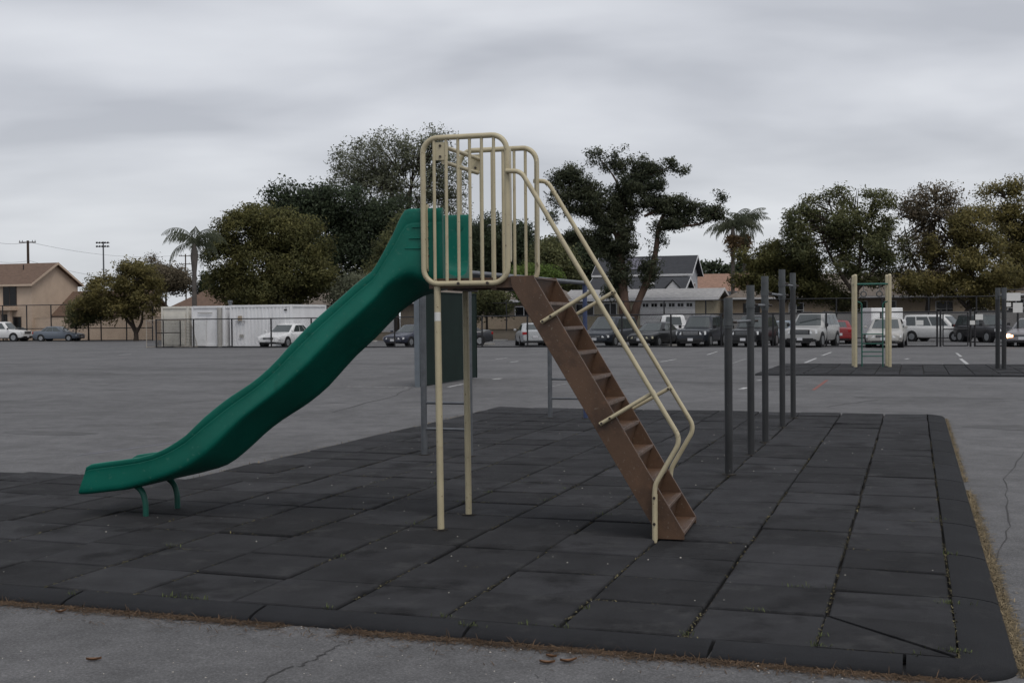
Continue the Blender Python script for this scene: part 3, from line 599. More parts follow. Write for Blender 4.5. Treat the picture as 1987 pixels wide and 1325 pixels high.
for x_ in (.20, .83): MB().tube(bent_path([(x_, .06, -.04), (x_, .06, 2.0), (x_ - (.2 if x_ < .5 else -.2), .02, 2.05)], .12), .021, 8).build('ladder_rail', M['green_metal'], CLM, 60)
for z_ in (.33, .47, .72, 1.02): MB().cyl((.20, .06, z_), (.83, .06, z_), .017, 8).build('ladder_rung', M['green_metal'], CLM, 60)
MB().cyl((.10, .84, -.04), (.10, .84, 2.0), .02, 8).build('ladder_rail', M['green_metal'], CLM, 60)
pp = on_ground(1936, 718); PB = empty('steel_bar_frame', (pp.x, pp.y, gz(pp.y) + .05), -R(20)); tag(PB, 'pair of tall dark steel posts on the far mat', 'chin-up bars')
for x_, y_ in ((0, 0), (.16, -.35)):
    p_ = MB().cyl((x_, y_, -.05), (x_, y_, 2.36), .066, 14).build('post', M['galv_dark'], PB, 40); MB().cyl((x_, y_, 2.05), (x_, y_, 2.39), .072, 14).build('sleeve', M['galv_light'], p_, 40)
MB().cyl((0, 0, 2.15), (.16, -.35, 2.15), .02, 8).build('bar', M['galv'], PB, 60)
# ---------------------------------------------------------------- black chain-link fences
def fence(name, label, y_grid, x_from, x_to, h, step, rails=(1.0,), r_=.036, skip=()):
    """straight fence along the grid's x direction"""
    w0 = grid_xy(x_from, y_grid); fo = empty(name, (w0.x, w0.y, 0), MAT_ROT); tag(fo, label, 'fence'); L_ = x_to - x_from; n = int(round(L_ / step))
    gzz = lambda s: gz(grid_xy(x_from + s, y_grid).y)
    for i in range(n + 1):
        s = L_ * i / n
        if any(a < s < b for a, b in skip): continue
        MB().cyl((s, 0, gzz(s) - .05), (s, 0, gzz(s) + h + .03), r_ * 1.45, 8).build('post', M['black_fence'], fo, 60)
    seg = []; cur = 0
    for a, b in sorted(skip): seg.append((cur, a)); cur = b
    seg.append((cur, L_))
    for a, b in seg:
        for f in rails: MB().cyl((a, 0, gzz(a) + h * f), (b, 0, gzz(b) + h * f), r_, 8).build('rail', M['black_fence'], fo, 60)
        MB().add([(a, .03, gzz(a) + .03), (b, .03, gzz(b) + .03), (b, .03, gzz(b) + h), (a, .03, gzz(a) + h)], [(0, 1, 2, 3)]).build('chain_link_mesh', M['link_black'], fo)
    return fo
def gx_of(px, yg):                                        # grid x where pixel column px meets the grid line y = yg
    d = ray(px, 640); c, s = math.cos(MAT_ROT), math.sin(MAT_ROT); t = yg / (-s * d.x + c * d.y); return t * (c * d.x + s * d.y)
FY = 69.0
fence('yard_fence', 'low black chain-link fence along the car park behind the slide', FY, gx_of(303, FY), gx_of(1828, FY) - .25, 1.9, 2.9, (1.0, .02))
fence('yard_fence', 'low black chain-link fence beside the gate at the edge of the yard', FY, gx_of(1880, FY) + .3, gx_of(2060, FY), 1.9, 2.6, (1.0, .02))
GT = empty('fence_gate', (*grid_xy(gx_of(1828, FY), FY).xy, 0), MAT_ROT); tag(GT, 'black framed chain-link gate standing between two fence posts', 'gate')
gw = gx_of(1880, FY) - gx_of(1828, FY); g0 = gz(GT.location.y)
for x_ in (-.08, gw + .08): MB().cyl((x_, 0, g0 - .05), (x_, 0, g0 + 2.0), .055, 8).build('post', M['black_fence'], GT, 60)
for x_ in (.05, gw - .05): MB().cyl((x_, 0, g0 + .06), (x_, 0, g0 + 1.85), .035, 8).build('stile', M['black_fence'], GT, 60)
for z_ in (.06, .95, 1.85): MB().cyl((.05, 0, g0 + z_), (gw - .05, 0, g0 + z_), .032, 8).build('rail', M['black_fence'], GT, 60)
MB().add([(.05, .03, g0 + .06), (gw - .05, .03, g0 + .06), (gw - .05, .03, g0 + 1.85), (.05, .03, g0 + 1.85)], [(0, 1, 2, 3)]).build('chain_link_mesh', M['link_black'], GT)
# return of the enclosure towards the containers
xr_ = gx_of(303, FY); wr = grid_xy(xr_, FY)
RF = empty('enclosure_fence', (wr.x, wr.y, 0), MAT_ROT); tag(RF, 'short black fence return running back beside the cream container', 'fence')
for k in range(3): MB().cyl((0, .8 + 2.0 * k, gz(wr.y + 2.0 * k) - .05), (0, .8 + 2.0 * k, gz(wr.y + 2 * k) + 1.93), .036, 8).build('post', M['black_fence'], RF, 60)
for f in (.05, 1.0, 1.9): MB().cyl((0, 0.1, gz(wr.y) + f), (0, 4.8, gz(wr.y + 5) + f), .03, 8).build('rail', M['black_fence'], RF, 60)
MB().box((0.02, 2.4, gz(wr.y) + .95), (.004, 4.7, 1.85)).build('chain_link_mesh', M['link_black'], RF)
TY = 99.0
fence('tall_fence', 'tall black chain-link fence in front of the beige perimeter wall', TY, gx_of(-40, TY), gx_of(296, TY), 3.62, 3.15, (1.0, .35, .02), .042)
fence('tall_fence', 'tall black chain-link fence behind the parked cars', TY - 2, gx_of(590, TY), gx_of(2080, TY), 3.15, 3.4, (1.0, .02), .040)
for px, Y, z0, w_, h_ in ((148, 117, 1.55, .62, .45),):
    p = stand(px, Y); s_ = MB().box((0, -.06, 0), (w_, .02, h_)).build('fence_sign', M['paper']); s_.location = (p.x, grid_xy(gx_of(px, TY), TY).y - .08, p.z + z0 + h_ / 2); s_.rotation_euler = (0, 0, MAT_ROT); tag(s_, 'small grey notice on the tall fence beside the leafy tree', 'sign')
for i, (px, py, w_, h_, lb) in enumerate(((1785, 626, .36, .26, 'small white notice wired to the yard fence before the white van'), (1900, 615, .38, .30, 'white notice on the fence post beside the gate'), (1887, 626, .26, .22, 'smaller white notice low on the gate post'),
        (1968, 576, .62, .42, 'large white notice high on the frame behind the steel posts'), (1954, 576, .20, .42, 'narrow white notice beside the steel posts'), (1955, 591, .34, .22, 'small white notice below the narrow one near the steel posts'), (1975, 597, .48, .52, 'square white notice under the large one behind the steel posts'))):
    g = grid_xy(gx_of(px, FY - .1), FY - .1); p = at(px, py, g.y); s_ = MB().box((0, 0, 0), (w_, .015, h_)).build('notice_board', M['paper']); s_.location = p; s_.rotation_euler = (0, 0, MAT_ROT); tag(s_, lb, 'sign')
NF = empty('notice_stand', (*grid_xy(gx_of(1950, FY), FY).xy, 0), MAT_ROT); tag(NF, 'dark post frame carrying the white notices', 'frame')
for x_ in (-.1, 1.25): MB().cyl((x_, .05, gz(60) - .05), (x_, .05, gz(60) + 3.0), .04, 8).build('post', M['black_fence'], NF, 60)
for z_ in (2.15, 2.6, 3.0): MB().cyl((-.1, .05, gz(60) + z_), (1.25, .05, gz(60) + z_), .03, 8).build('rail', M['black_fence'], NF, 60)

# ---------------------------------------------------------------- vehicles (local x = forward, y = left)
def lerp(a, b, t): return a + (b - a) * t
CAR = {
 'sedan': dict(L=4.65, W=1.80, H=1.45, zb=.22, top=[(-1, .80), (-.985, .93), (-.93, 1.0), (-.78, 1.03), (-.60, 1.0), (0, .95), (.40, .93), (.50, .92), (.78, .80), (.93, .735), (.985, .68), (1, .62)], cab=(-.78, .47, -.42, .10), wheel=.32, win=((.06, .22), (.26, .56), (.59, .93)), nose=.575),
 'suv': dict(L=4.75, W=1.92, H=1.82, zb=.30, top=[(-1, .95), (-.985, 1.08), (-.95, 1.14), (-.6, 1.13), (0, 1.11), (.40, 1.09), (.50, 1.08), (.82, 1.02), (.95, .985), (.988, .95), (1, .90)], cab=(-.975, .46, -.88, .18), wheel=.38, win=((.04, .27), (.31, .60), (.63, .95)), nose=.83),
 'van': dict(L=4.85, W=1.92, H=1.76, zb=.22, top=[(-1, .90), (-.985, 1.02), (-.95, 1.06), (-.6, 1.05), (0, 1.03), (.50, 1.0), (.62, .98), (.85, .85), (.95, .78), (.988, .72), (1, .66)], cab=(-.975, .64, -.90, .26), wheel=.33, win=((.04, .28), (.31, .60), (.63, .95)), nose=.615),
 'pickup': dict(L=5.4, W=1.95, H=1.82, zb=.32, top=[(-1, 1.0), (-.985, 1.10), (-.95, 1.12), (-.6, 1.12), (0, 1.12), (.40, 1.10), (.50, 1.08), (.82, 1.02), (.95, .985), (.988, .95), (1, .90)], cab=(-.20, .44, -.14, .24), wheel=.39, win=((.06, .44), (.50, .93)), nose=.83)}
def car(name, label, px, Y, heading, kind, colour, scale=1.0, cat='car', lamp='lamp', lit=None, grille='dark_trim', plate=True, rack=False, rough=.3):
    """heading: degrees clockwise on the plan from 'towards the camera' (0 = nose at us, 90 = nose to our left, -90 = to our right, 180 = tail)"""
    s = CAR[kind]; L_, W, Hh, zb = s['L'] * scale, s['W'] * scale, s['H'] * scale, s['zb'] * scale
    c = empty(name, stand(px, Y)); c.rotation_euler = (0, 0, -math.pi / 2 - R(heading) - math.atan((px - CX) / F_PX)); tag(c, label, cat)
    hl, hw = L_ / 2, W / 2; pm = paint('car_paint_' + name, colour, rough, .06, 2.0, .4, coat=.22, metal=0.0)
    rings = []
    for fx, zt in s['top']:
        zt = zt * scale; a = abs(fx); e = 1 - max(0, (a - .72) / .28) ** 2.4 * .17; w = hw * e; b = zb + (.10 * scale if a > .97 else (.05 * scale if a > .9 else 0))
        half = [(.80 * w, b), (.95 * w, b + .07 * scale), (.985 * w, b + .20 * scale), (w, lerp(b, zt, .52)), (.985 * w, lerp(b, zt, .76)), (.955 * w, lerp(b, zt, .90)), (.90 * w, lerp(b, zt, .97)), (.70 * w, zt + .006), (.35 * w, zt + .022)]
        rings.append([(fx * hl, y, z) for y, z in half] + [(fx * hl, -y, z) for y, z in reversed(half)])
    body = MB().loft(rings).build('body', pm, c, 38)
    xr0, xf0, xr1, xf1 = [k * hl for k in s['cab']]; tops = s['top']
    def ztop(x):
        f = x / hl
        for (a, za), (b, zb_) in zip(tops, tops[1:]):
            if a <= f <= b: return lerp(za, zb_, (f - a) / (b - a)) * scale
        return .9 * scale
    zb0 = min(ztop(xr0), ztop(xf0)) - .05 * scale; w0, w1 = hw * .925, hw * .70; zr = Hh
    def loop(t, ins=0, z=None):
        a, b, w = lerp(xr0, xr1, t) + ins, lerp(xf0, xf1, t) - ins, lerp(w0, w1, t) - ins; k = .13 * scale
        P = [(b - k * .2, w * .72), (b - k * 1.5, w), (a + k * 1.2, w), (a + k * .15, w * .76)]; P = P + [(x, -y) for x, y in reversed(P)]
        P[0] = (b, w * .55); P[7] = (b, -w * .55); P.insert(1, (b - k * .55, w * .86)); P.insert(8, (b - k * .55, -w * .86))
        return [(x, y, lerp(zb0, zr, t) if z is None else z) for x, y in P]
    MB().loft([loop(0), loop(.5), loop(.90), loop(.97, .03), loop(1.0, .10, zr + .0), loop(1.0, .35 * scale, zr + .025 * scale)]).build('cabin', pm, c, 40)
    def quad(p00, p10, p11, p01, u0, u1, v0, v1, mat, nm, sub=5, off=.012):
        p00, p10, p11, p01 = map(Vector, (p00, p10, p11, p01)); bl = lambda u, v: (p00.lerp(p10, u)).lerp(p01.lerp(p11, u), v)
        n = (p10 - p00).cross(p01 - p00).normalized() * off; n = n if n.dot((p00 + p10) * .5 - Vector((lerp(xr0, xf0, .5), 0, zb0))) > 0 else -n; vs = [bl(u, v) + n for u, v in ((u0, v0), (u1, v0), (u1, v1), (u0, v1))]
        return MB().prism([(0, 0)] * 0 or [(0, 0)], (0, 0, 0), (1, 0, 0), (0, 1, 0), (0, 0, 1), 0) if False else MB().add(vs + [v - n * .9 for v in vs], [(0, 1, 2, 3), (7, 6, 5, 4), (0, 4, 5, 1), (1, 5, 6, 2), (2, 6, 7, 3), (3, 7, 4, 0)]).build(nm, mat, c)
    fy = lambda t: lerp(w0, w1, t) * .86
    # windscreen in three facets to follow the curve of the cabin's front
    k = .13 * scale
    quad((xf0, w0 * .55, zb0), (xf0, -w0 * .55, zb0), (xf1, -w1 * .55, zr), (xf1, w1 * .55, zr), 0, 1, .14, .88, M['glass'], 'windscreen')
    for sg in (1, -1):
        a_, b_ = (xf0 - k * .55, sg * w0 * .86, zb0), (xf0, sg * w0 * .55, zb0); a2, b2 = (xf1 - k * .55, sg * w1 * .86, zr), (xf1, sg * w1 * .55, zr)
        if sg > 0: quad(a_, b_, b2, a2, .12, 1, .14, .88, M['glass'], 'windscreen')
        else: quad(b_, a_, a2, b2, 0, .88, .14, .88, M['glass'], 'windscreen')
        # side windows
        ra, rb = (xr0 + k * 1.2, sg * w0, zb0), (xf0 - k * 1.5, sg * w0, zb0); ta, tb = (xr1 + k * 1.2, sg * w1, zr), (xf1 - k * 1.5, sg * w1, zr)
        for u0, u1 in s['win']:
            if sg > 0: quad(rb, ra, ta, tb, 1 - u1, 1 - u0, .17, .86, M['glass'], 'side_window')
            else: quad(ra, rb, tb, ta, u0, u1, .17, .86, M['glass'], 'side_window')
    quad((xr0 + k * .15, -w0 * .76, zb0), (xr0 + k * .15, w0 * .76, zb0), (xr1 + k * .15, w1 * .76, zr), (xr1 + k * .15, -w1 * .76, zr), .08, .92, .18, .86, M['glass'], 'rear_window')
    wr_ = s['wheel'] * scale
    for fx in (-.60, .63):
        for sg in (1, -1):
            MB().cyl((fx * hl, sg * (hw - .30), wr_ + .02), (fx * hl, sg * (hw + .002), wr_ + .02), wr_ * 1.17, 20).build('wheel_arch', M['dark_trim'], c, 40)
            w_ = MB().tube([(fx * hl, sg * (hw - .22), wr_), (fx * hl, sg * (hw - .02), wr_), (fx * hl, sg * (hw + .012), wr_)], [wr_, wr_, wr_ * .92], 20).build('wheel', M['tyre'], c, 40)
            MB().tube([(fx * hl, sg * (hw + .002), wr_), (fx * hl, sg * (hw + .018), wr_), (fx * hl, sg * (hw + .010), wr_)], [wr_ * .68, wr_ * .62, wr_ * .2], 12).build('rim', M['rim'], w_, 30)
    nz_ = s['nose'] * scale; ln = L_ / 2
    for sg in (1, -1):
        lm = M['amber'] if (lit == sg) else M[lamp]
        lw = (.36 if kind in ('sedan', 'van') else .30) * scale
        lh = (.07 if kind in ('sedan', 'van') else .10) * scale
        MB().loft([[(ln - .25, sg * hw * .88, nz_ - lh), (ln - .25, sg * hw * .88, nz_ + lh), (ln - .25, sg * hw * .5, nz_ + lh), (ln - .25, sg * hw * .5, nz_ - lh)],
                   [(ln - .10, sg * hw * .935, nz_ - lh * .9), (ln - .12, sg * hw * .93, nz_ + lh), (ln - .035, sg * hw * .60, nz_ + lh * .85), (ln - .01, sg * hw * .60, nz_ - lh)],
                   [(ln - .035, sg * hw * .86, nz_ - lh), (ln - .06, sg * hw * .85, nz_ + lh * .9), (ln + .012, sg * (hw * .865 - lw), nz_ + lh * .6), (ln + .028, sg * (hw * .865 - lw), nz_ - lh * .9)]]).build('headlight', lm, c)
        MB().box((-ln + .05 * scale, sg * hw * .72, (ztop(-ln * .985) - .10 * scale)), (.12 * scale, .32 * scale if kind == 'sedan' else .16 * scale, .17 * scale if kind == 'sedan' else .34 * scale)).build('tail_light', M['tail'], c, bevel=.02)
        mr = MB().box((xf0 - .10 * scale, sg * (hw + .075), zb0 + .15 * scale), (.11, .17, .13 if kind == 'sedan' else .18)).build('mirror', pm if kind == 'sedan' else M['dark_trim'], c, bevel=.03)
    if lit: MB().tube([(ln - .06, lit * hw * .70, nz_), (ln + .03, lit * hw * .70, nz_), (ln + .045, lit * hw * .70, nz_)], [.11, .11, .07], 14).build('headlight', M['amber'], c, 40)
    g = MB().box((ln + .004, 0, nz_ - .01 * scale), (.03, W * (.40 if kind in ('sedan', 'van') else .54), (.13 if kind in ('sedan', 'van') else .24) * scale)).build('grille', M['dark_trim'], c, bevel=.01)
    gh = (.13 if kind in ('sedan', 'van') else .21) * scale
    for q in ((-.25, .25) if gh < .15 else (-.32, 0, .32)): MB().box((ln + .018, 0, nz_ - .01 * scale + q * gh), (.016, W * (.37 if gh < .15 else .47), .022 * scale)).build('grille_bar', M['chrome'] if grille == 'chrome' else M['rim'], g)
    for sx_, zz in ((1, .46), (-1, .48)):
        MB().loft([[(sx_ * (ln - .12), y, z) for y, z in ((-hw * .86, zz * scale - .13), (hw * .86, zz * scale - .13), (hw * .86, zz * scale + .06), (-hw * .86, zz * scale + .06))], [(sx_ * (ln + .045), y, z) for y, z in ((-hw * .70, zz * scale - .11), (hw * .70, zz * scale - .11), (hw * .70, zz * scale + .045), (-hw * .70, zz * scale + .045))]]).build('bumper', pm if kind in ('sedan', 'van') else M['dark_trim'], c, 30, bevel=.012)
        MB().box((sx_ * (ln + .02), 0, zz * scale - .17), (.05, W * .62, .085)).build('air_intake' if sx_ > 0 else 'lower_valance', M['dark_trim'], c)
        if plate: MB().box((sx_ * (ln + .05), 0, (zz + (0 if sx_ > 0 else .14)) * scale), (.016, .31, .155)).build('number_plate', M['plate'], c)
    if rack:
        for sg in (1, -1): MB().tube([(xr1 + .25, sg * w1 * .86, Hh + .0), (xr1 + .3, sg * w1 * .86, Hh + .06), (xf1 - .4, sg * w1 * .86, Hh + .06), (xf1 - .3, sg * w1 * .86, Hh + .0)], .02, 6).build('roof_rail', M['dark_trim'], c)
    if kind == 'pickup':
        MB().box((lerp(-ln, xr0, .5) + .02, 0, 1.135 * scale), (xr0 + ln - .22, W * .80, .02)).build('truck_bed', M['dark_trim'], c)
    return c
WHT, SLV, DRK, NVY, BLK = (.62, .62, .62), (.36, .37, .38), (.040, .042, .048), (.020, .024, .040), (.012, .012, .014)
car('white_suv', 'white sport utility car behind the tall fence at the frame edge', 8, 121, -58, 'suv', WHT, 1.08, 'SUV', rack=True)
car('dark_hatchback', 'dark hatchback mostly hidden behind the grey-blue sedan', 52, 127, -62, 'sedan', (.03, .035, .04), 1.0)
car('grey_blue_sedan', 'grey-blue sedan parked side on before the beige wall', 114, 119.5, -62, 'sedan', (.115, .135, .165), 1.02)
car('white_sedan', 'white sedan parked facing out beside the white container', 557, 80.5, 30, 'sedan', (.68, .68, .68), 1.06)
car('navy_sedan', 'old dark blue sedan with its front showing under the slide', 800, 79, 34, 'sedan', (.028, .032, .052), .98)
car('charcoal_sedan', 'charcoal sedan with only its tail showing past the handball wall', 885, 79.5, 78, 'sedan', (.035, .036, .042), 1.0)
car('silver_sedan', 'silver sedan with its tail lights towards the yard', 1031, 77.5, 174, 'sedan', SLV, 1.0)
car('dark_minivan', 'dark blue minivan parked behind the stair handrails', 1186, 74.5, 24, 'van', (.018, .022, .030), 1.03, 'minivan', lamp='lamp', grille='chrome')
car('black_sedan', 'black sedan with clouded headlights beside the dark minivan', 1272, 72.5, 24, 'sedan', (.012, .012, .013), 1.0, lamp='lamp_yellow')
car('white_pickup', 'white pickup truck seen from behind between two dark cars', 1306, 82, 176, 'pickup', WHT, 1.05, 'pickup truck')
car('navy_suv', 'dark blue off-road car with chrome grille bars facing the yard', 1362, 71, 16, 'suv', (.020, .023, .030), 1.0, 'SUV', grille='chrome', rack=True)
car('black_suv', 'black sport utility car behind the first chin-up posts', 1464, 70, 16, 'suv', BLK, .98, 'SUV', rack=True)
car('pale_blue_sedan', 'pale blue sedan glimpsed between the black and silver big cars', 1520, 80, 20, 'sedan', (.25, .30, .36), 1.0)
car('silver_suv', 'big silver sport utility car with wide dark grille facing the yard', 1577, 68, 16, 'suv', (.34, .34, .335), 1.05, 'SUV', rack=True, grille='dark_trim')
car('red_sedan', 'red sedan with its tail showing beside the big silver car', 1624, 76, 176, 'sedan', (.21, .016, .018), 1.0)
car('beige_sedan', 'pale silver sedan parked behind the far climber', 1721, 66.0, 4, 'sedan', (.36, .35, .33), 1.08)
car('white_van', 'white minivan parked side on behind the chain-link gate', 1822, 80, -64, 'van', (.60, .60, .59), 1.0, 'minivan')
car('black_jeep', 'black off-road car beside the gate behind the steel posts', 1912, 76, -35, 'suv', BLK, .96, 'SUV')
car('dark_silver_sedan', 'dark silver car with one lit orange headlight at the frame edge', 2003, 64.5, 12, 'sedan', (.20, .19, .20), 1.04, lit=-1)
bx = empty('box_truck', stand(1720, 76), -R(8)); tag(bx, 'white box truck body standing behind the pale silver sedan', 'truck')
MB().box((0, 1.6, 1.35), (1.95, 3.6, 1.75)).build('cargo_box', M['white'], bx, bevel=.06); MB().box((0, -.9, .95), (1.85, 1.6, 1.1)).build('cab', M['white'], bx, bevel=.12)
for x_ in (-.85, .85):
    for y_ in (-.9, 2.4): MB().cyl((x_ - .1, y_, .36), (x_ + .1, y_, .36), .36, 16).build('wheel', M['tyre'], bx, 40)
for i, (px, py, w_) in enumerate(((966, 661, 1.7), (938, 669, 1.6), (1298, 671.5, 2.0), (1382, 671, 1.6), (708, 663, 2.2))):
    p = on_ground(px, py); o = MB().loft([[(-w_ / 2 + e, -.09, 0), (-w_ / 2 + e, -.07, .12), (-w_ / 2 + e, .07, .12), (-w_ / 2 + e, .09, 0)] for e in (0, w_)]).build('wheel_stop', M['concrete']); o.location = p; o.rotation_euler = (0, 0, MAT_ROT)
    tag(o, ('pale concrete wheel stop ' + ('on the strip behind the charcoal sedan tail', 'nearest the handball wall', 'in front of the black sedan', 'under the nose of the dark blue off-road car', 'in front of the brick planter under the slide')[i]), 'wheel stop', 'wheel stops along the fence')

# ---------------------------------------------------------------- storage containers and goal
def container(name, label, px, Y, w, d, h, mat, corr=True):
    c = empty(name, stand(px, Y), MAT_ROT); tag(c, label, 'container')
    MB().box((w / 2, d / 2, h / 2 + .08), (w - .08, d - .08, h - .1)).build('box', mat, c)
    for x_ in (0.05, w - .05):
        for y_ in (.05, d - .05): MB().box((x_, y_, h / 2 + .06), (.14, .14, h)).build('corner_post', mat, c)
    for z_ in (.12, h): 
        MB().box((w / 2, .04, z_), (w - .2, .12, .15)).build('rail', mat, c); MB().box((w - .04, d / 2, z_), (.12, d - .2, .15)).build('rail', mat, c)
    if corr:
        n = int(w / .28); m = MB()
        for k in range(n): m.box((.16 + (w - .3) * (k + .5) / n, .03, h / 2 + .08), (.13, .05, h - .3))
        o = m.build('corrugation', mat, c); o['kind'] = 'stuff'
    return c
c1 = container('cream_container', 'cream storage container with roll-up door behind the soccer goal', 314, 84.0, 2.15, 5, 2.75, M['cream'], False)
rd = MB().box((1.08, -.02, 1.22), (1.75, .05, 2.2)).build('roller_door', M['cream'], c1)
for k in range(10): MB().box((1.08, -.05, .25 + k * .21), (1.72, .025, .16)).build('slat', M['cream'], rd)
c2 = container('white_shed', 'white flat-sided storage container with grey pipe beside it', 373, 83.2, 2.55, 5, 2.75, M['dirty_white'], False)
MB().box((.65, -.04, 1.05), (.95, .05, 1.95)).build('door', M['white'], c2); MB().box((1.05, -.05, 2.35), (1.1, .06, .05)).build('rail_bar', M['concrete'], c2); MB().cyl((2.25, -.12, 0), (2.25, -.12, 2.7), .16, 10).build('downpipe', M['concrete'], c2, 60)
MB().tube([(2.55, .8, 2.8), (2.55, .8, 3.05), (2.55, .8, 3.08), (2.55, .8, 3.2)], [.12, .12, .17, .15], 12).build('roof_vent', M['galv'], c2, 40)
c3 = container('white_container', 'long white shipping container behind the white sedan', 447, 82.6, 4.75, 5, 2.78, M['dirty_white'], True)
MB().box((.85, -.08, 1.75), (.75, .06, .05)).build('lock_bar', M['rim'], c3); lb = MB().box((.80, -.07, 1.95), (.30, .05, .34)).build('lock_box', M['stucco_tan'], c3); MB().box((4.3, -.03, 2.5), (.2, .04, .1)).build('vent', M['dark_trim'], c3); MB().box((.9, -.06, .75), (.3, .03, .2)).build('vent', M['concrete'], c3)
gp = stand(284, 81.5); G_ = empty('soccer_goal', gp, MAT_ROT + R(2)); tag(G_, 'old rusty white soccer goal with sagging net behind the enclosure fence', 'goal')
for x_ in (0, 3.0):
    MB().tube(bent_path([(x_, 0, 0), (x_, 0, 1.85), (x_, .7, 1.7), (x_, 1.5, .04), (x_, 0, .04)], .1), .022, 8).build('side_frame', M['goal_paint'], G_, 60)
    MB().add([(x_, .02, .05), (x_, 1.45, .06), (x_, .7, 1.65), (x_, .02, 1.8)], [(0, 1, 2, 3)]).build('net', M['net'], G_)
for a, b in (((0, 0, 1.85), (3.0, 0, 1.85)), ((0, 1.5, .04), (3.0, 1.5, .04))): MB().cyl(a, b, .022, 8).build('cross_bar', M['goal_paint'], G_, 60)
sag = []; ns = 12
for i in range(ns + 1):
    for j, (y_, z_) in enumerate(((0, 1.83), (.7, 1.65), (1.1, .9), (1.45, .05))): sag.append((3.0 * i / ns, y_ - .12 * math.sin(i * 1.3) * (j in (1, 2)), z_ - (.16 * abs(math.sin(i * .9)) if j in (1, 2) else 0)))
MB().add(sag, [(4 * i + j, 4 * i + 4 + j, 4 * i + 5 + j, 4 * i + 1 + j) for i in range(ns) for j in range(3)]).build('net', M['net'], G_)

# ---------------------------------------------------------------- houses (origin = front right bottom corner; x to the right, y away)
def house(name, label, px, Y, w, d, eave, ridge, wall, roof, windows=(), side_windows=(), over=.45, trim='trim_white', hip=0.0, base=0.0, side_over=None, cat='house'):
    h = empty(name, stand(px, Y), MAT_ROT); tag(h, label, cat); so = over if side_over is None else side_over
    if base: h.location.z += base
    wm = MB(); wm.box((-w / 2, d / 2, eave / 2 - .9), (w, d, eave + 1.8)); wm.build('wall', M[wall], h)
    if not hip:
        for x_ in (-.15, -w + .01): MB().prism([(0.0, eave), (d, eave), (d / 2, ridge - .05)], (x_, 0, 0), (0, 1, 0), (0, 0, 1), (1, 0, 0), .14).build('gable', M[wall], h)
    sl = (ridge - eave) / (d / 2); t = .16
    zl = eave - over * sl; r_ = empty('roof', (0, 0, 0)); r_.parent = h
    hx = hip
    def slope(front):
        y0, y1 = (-over, d / 2) if front else (d + over, d / 2)
        a, b = (-w - so, so)
        P = [(a, y0, zl), (b, y0, zl), (b - hx - (so if hx else 0), y1, ridge), (a + hx + (so if hx else 0), y1, ridge)]
        MB().add(P + [(x, y, z + t) for x, y, z in P], [(0, 1, 2, 3), (7, 6, 5, 4), (0, 4, 5, 1), (1, 5, 6, 2), (2, 6, 7, 3), (3, 7, 4, 0)]).build('roof_slope', M[roof], r_)
    slope(True); slope(False)
    if hip:
        for sx_ in (1, -1):
            x0, x1 = (so, -hx) if sx_ > 0 else (-w - so, -w + hx)
            P = [(x0, -over, zl + t), (x0, d + over, zl + t), (x1, d / 2, ridge + t)]; MB().add(P + [(x, y, z - t) for x, y, z in P], [(0, 1, 2), (5, 4, 3), (0, 3, 4, 1), (1, 4, 5, 2), (2, 5, 3, 0)]).build('roof_slope', M[roof], r_)
    MB().box((-w / 2, -over - .012, zl + .03), (w + 2 * so, .025, .22)).build('fascia', M[trim], r_)
    if not hip:
        for x_ in (so + .012, -w - so - .012):
            MB().prism([(-over, zl - .06), (-over, zl + .18), (d / 2, ridge + .20), (d + over, zl + .18), (d + over, zl - .06), (d / 2, ridge - .06)], (x_ - .012, 0, 0), (0, 1, 0), (0, 0, 1), (1, 0, 0), .025).build('barge_board', M[trim], r_)
    else:
        MB().box((so + .012, d / 2, zl + .03), (.025, d + 2 * over, .22)).build('fascia', M[trim], r_)
    def win(o_, ax, x, z, ww, hh, kind):
        # ax 0: front face, ax 1: right face
        fr = 'trim_white' if kind in ('w', 'd') else 'trim_brown'
        def bxx(cx_, cz_, sx_, sz_, off, mat, nm, par):
            c = (cx_, -off, cz_) if ax == 0 else (off, cx_, cz_); dd = (sx_, .06, sz_) if ax == 0 else (.06, sx_, sz_)
            return MB().box(c, dd).build(nm, M[mat], par)
        f = bxx(x, z, ww + .16, hh + .16, .01, fr, 'window' if kind != 'd' else 'door', o_); bxx(x, z, ww, hh, .025, 'pane', 'pane', f)
        if ww > .9: bxx(x, z, .06, hh, .04, fr, 'mullion', f)
        if hh > 1.1 and kind == 'w': bxx(x, z, ww, .05, .037, fr, 'glazing_bar', f)
    for q in windows: win(h, 0, *q)
    for q in side_windows: win(h, 1, *q)
    return h
hA = house('two_storey_house', 'two-storey beige stucco house with brown shingle roof', 62, 126, 10.5, 7.4, 6.05, 8.15, 'stucco_beige', 'roof_brown', windows=((-2.75, 4.7, 1.6, 1.9, 'b'), (-3.3, 1.9, 1.0, 1.6, 'b'), (-1.85, 1.75, .9, 1.4, 'b')), trim='stucco_beige')
MB().box((-3.9, -.55, 3.35), (4.2, 1.1, .3)).build('balcony', M['stucco_beige'], hA); MB().box((-2.35, -.55, 1.6), (.3, .3, 3.2)).build('balcony_post', M['stucco_beige'], hA)
for x_, y_, z_ in ((-6.2, 1.6, 7.6), (-3.0, 2.4, 7.9)): MB().cyl((x_, y_, z_ - .5), (x_, y_, z_ + .2), .06, 6).build('vent_pipe', M['dark_trim'], hA)
house('garage_wing', 'single-storey beige wing with brown roof before the two-storey house', 258, 126, 11.6, 6.5, 2.75, 5.1, 'stucco_beige', 'roof_brown', windows=((-9.9, 1.55, 1.7, 1.2, 'b'), (-7.9, 1.55, 1.5, 1.3, 'b'), (-4.2, 1.5, 1.0, 1.6, 'b'), (-1.8, 1.5, 1.2, 1.2, 'w')), trim='trim_brown')
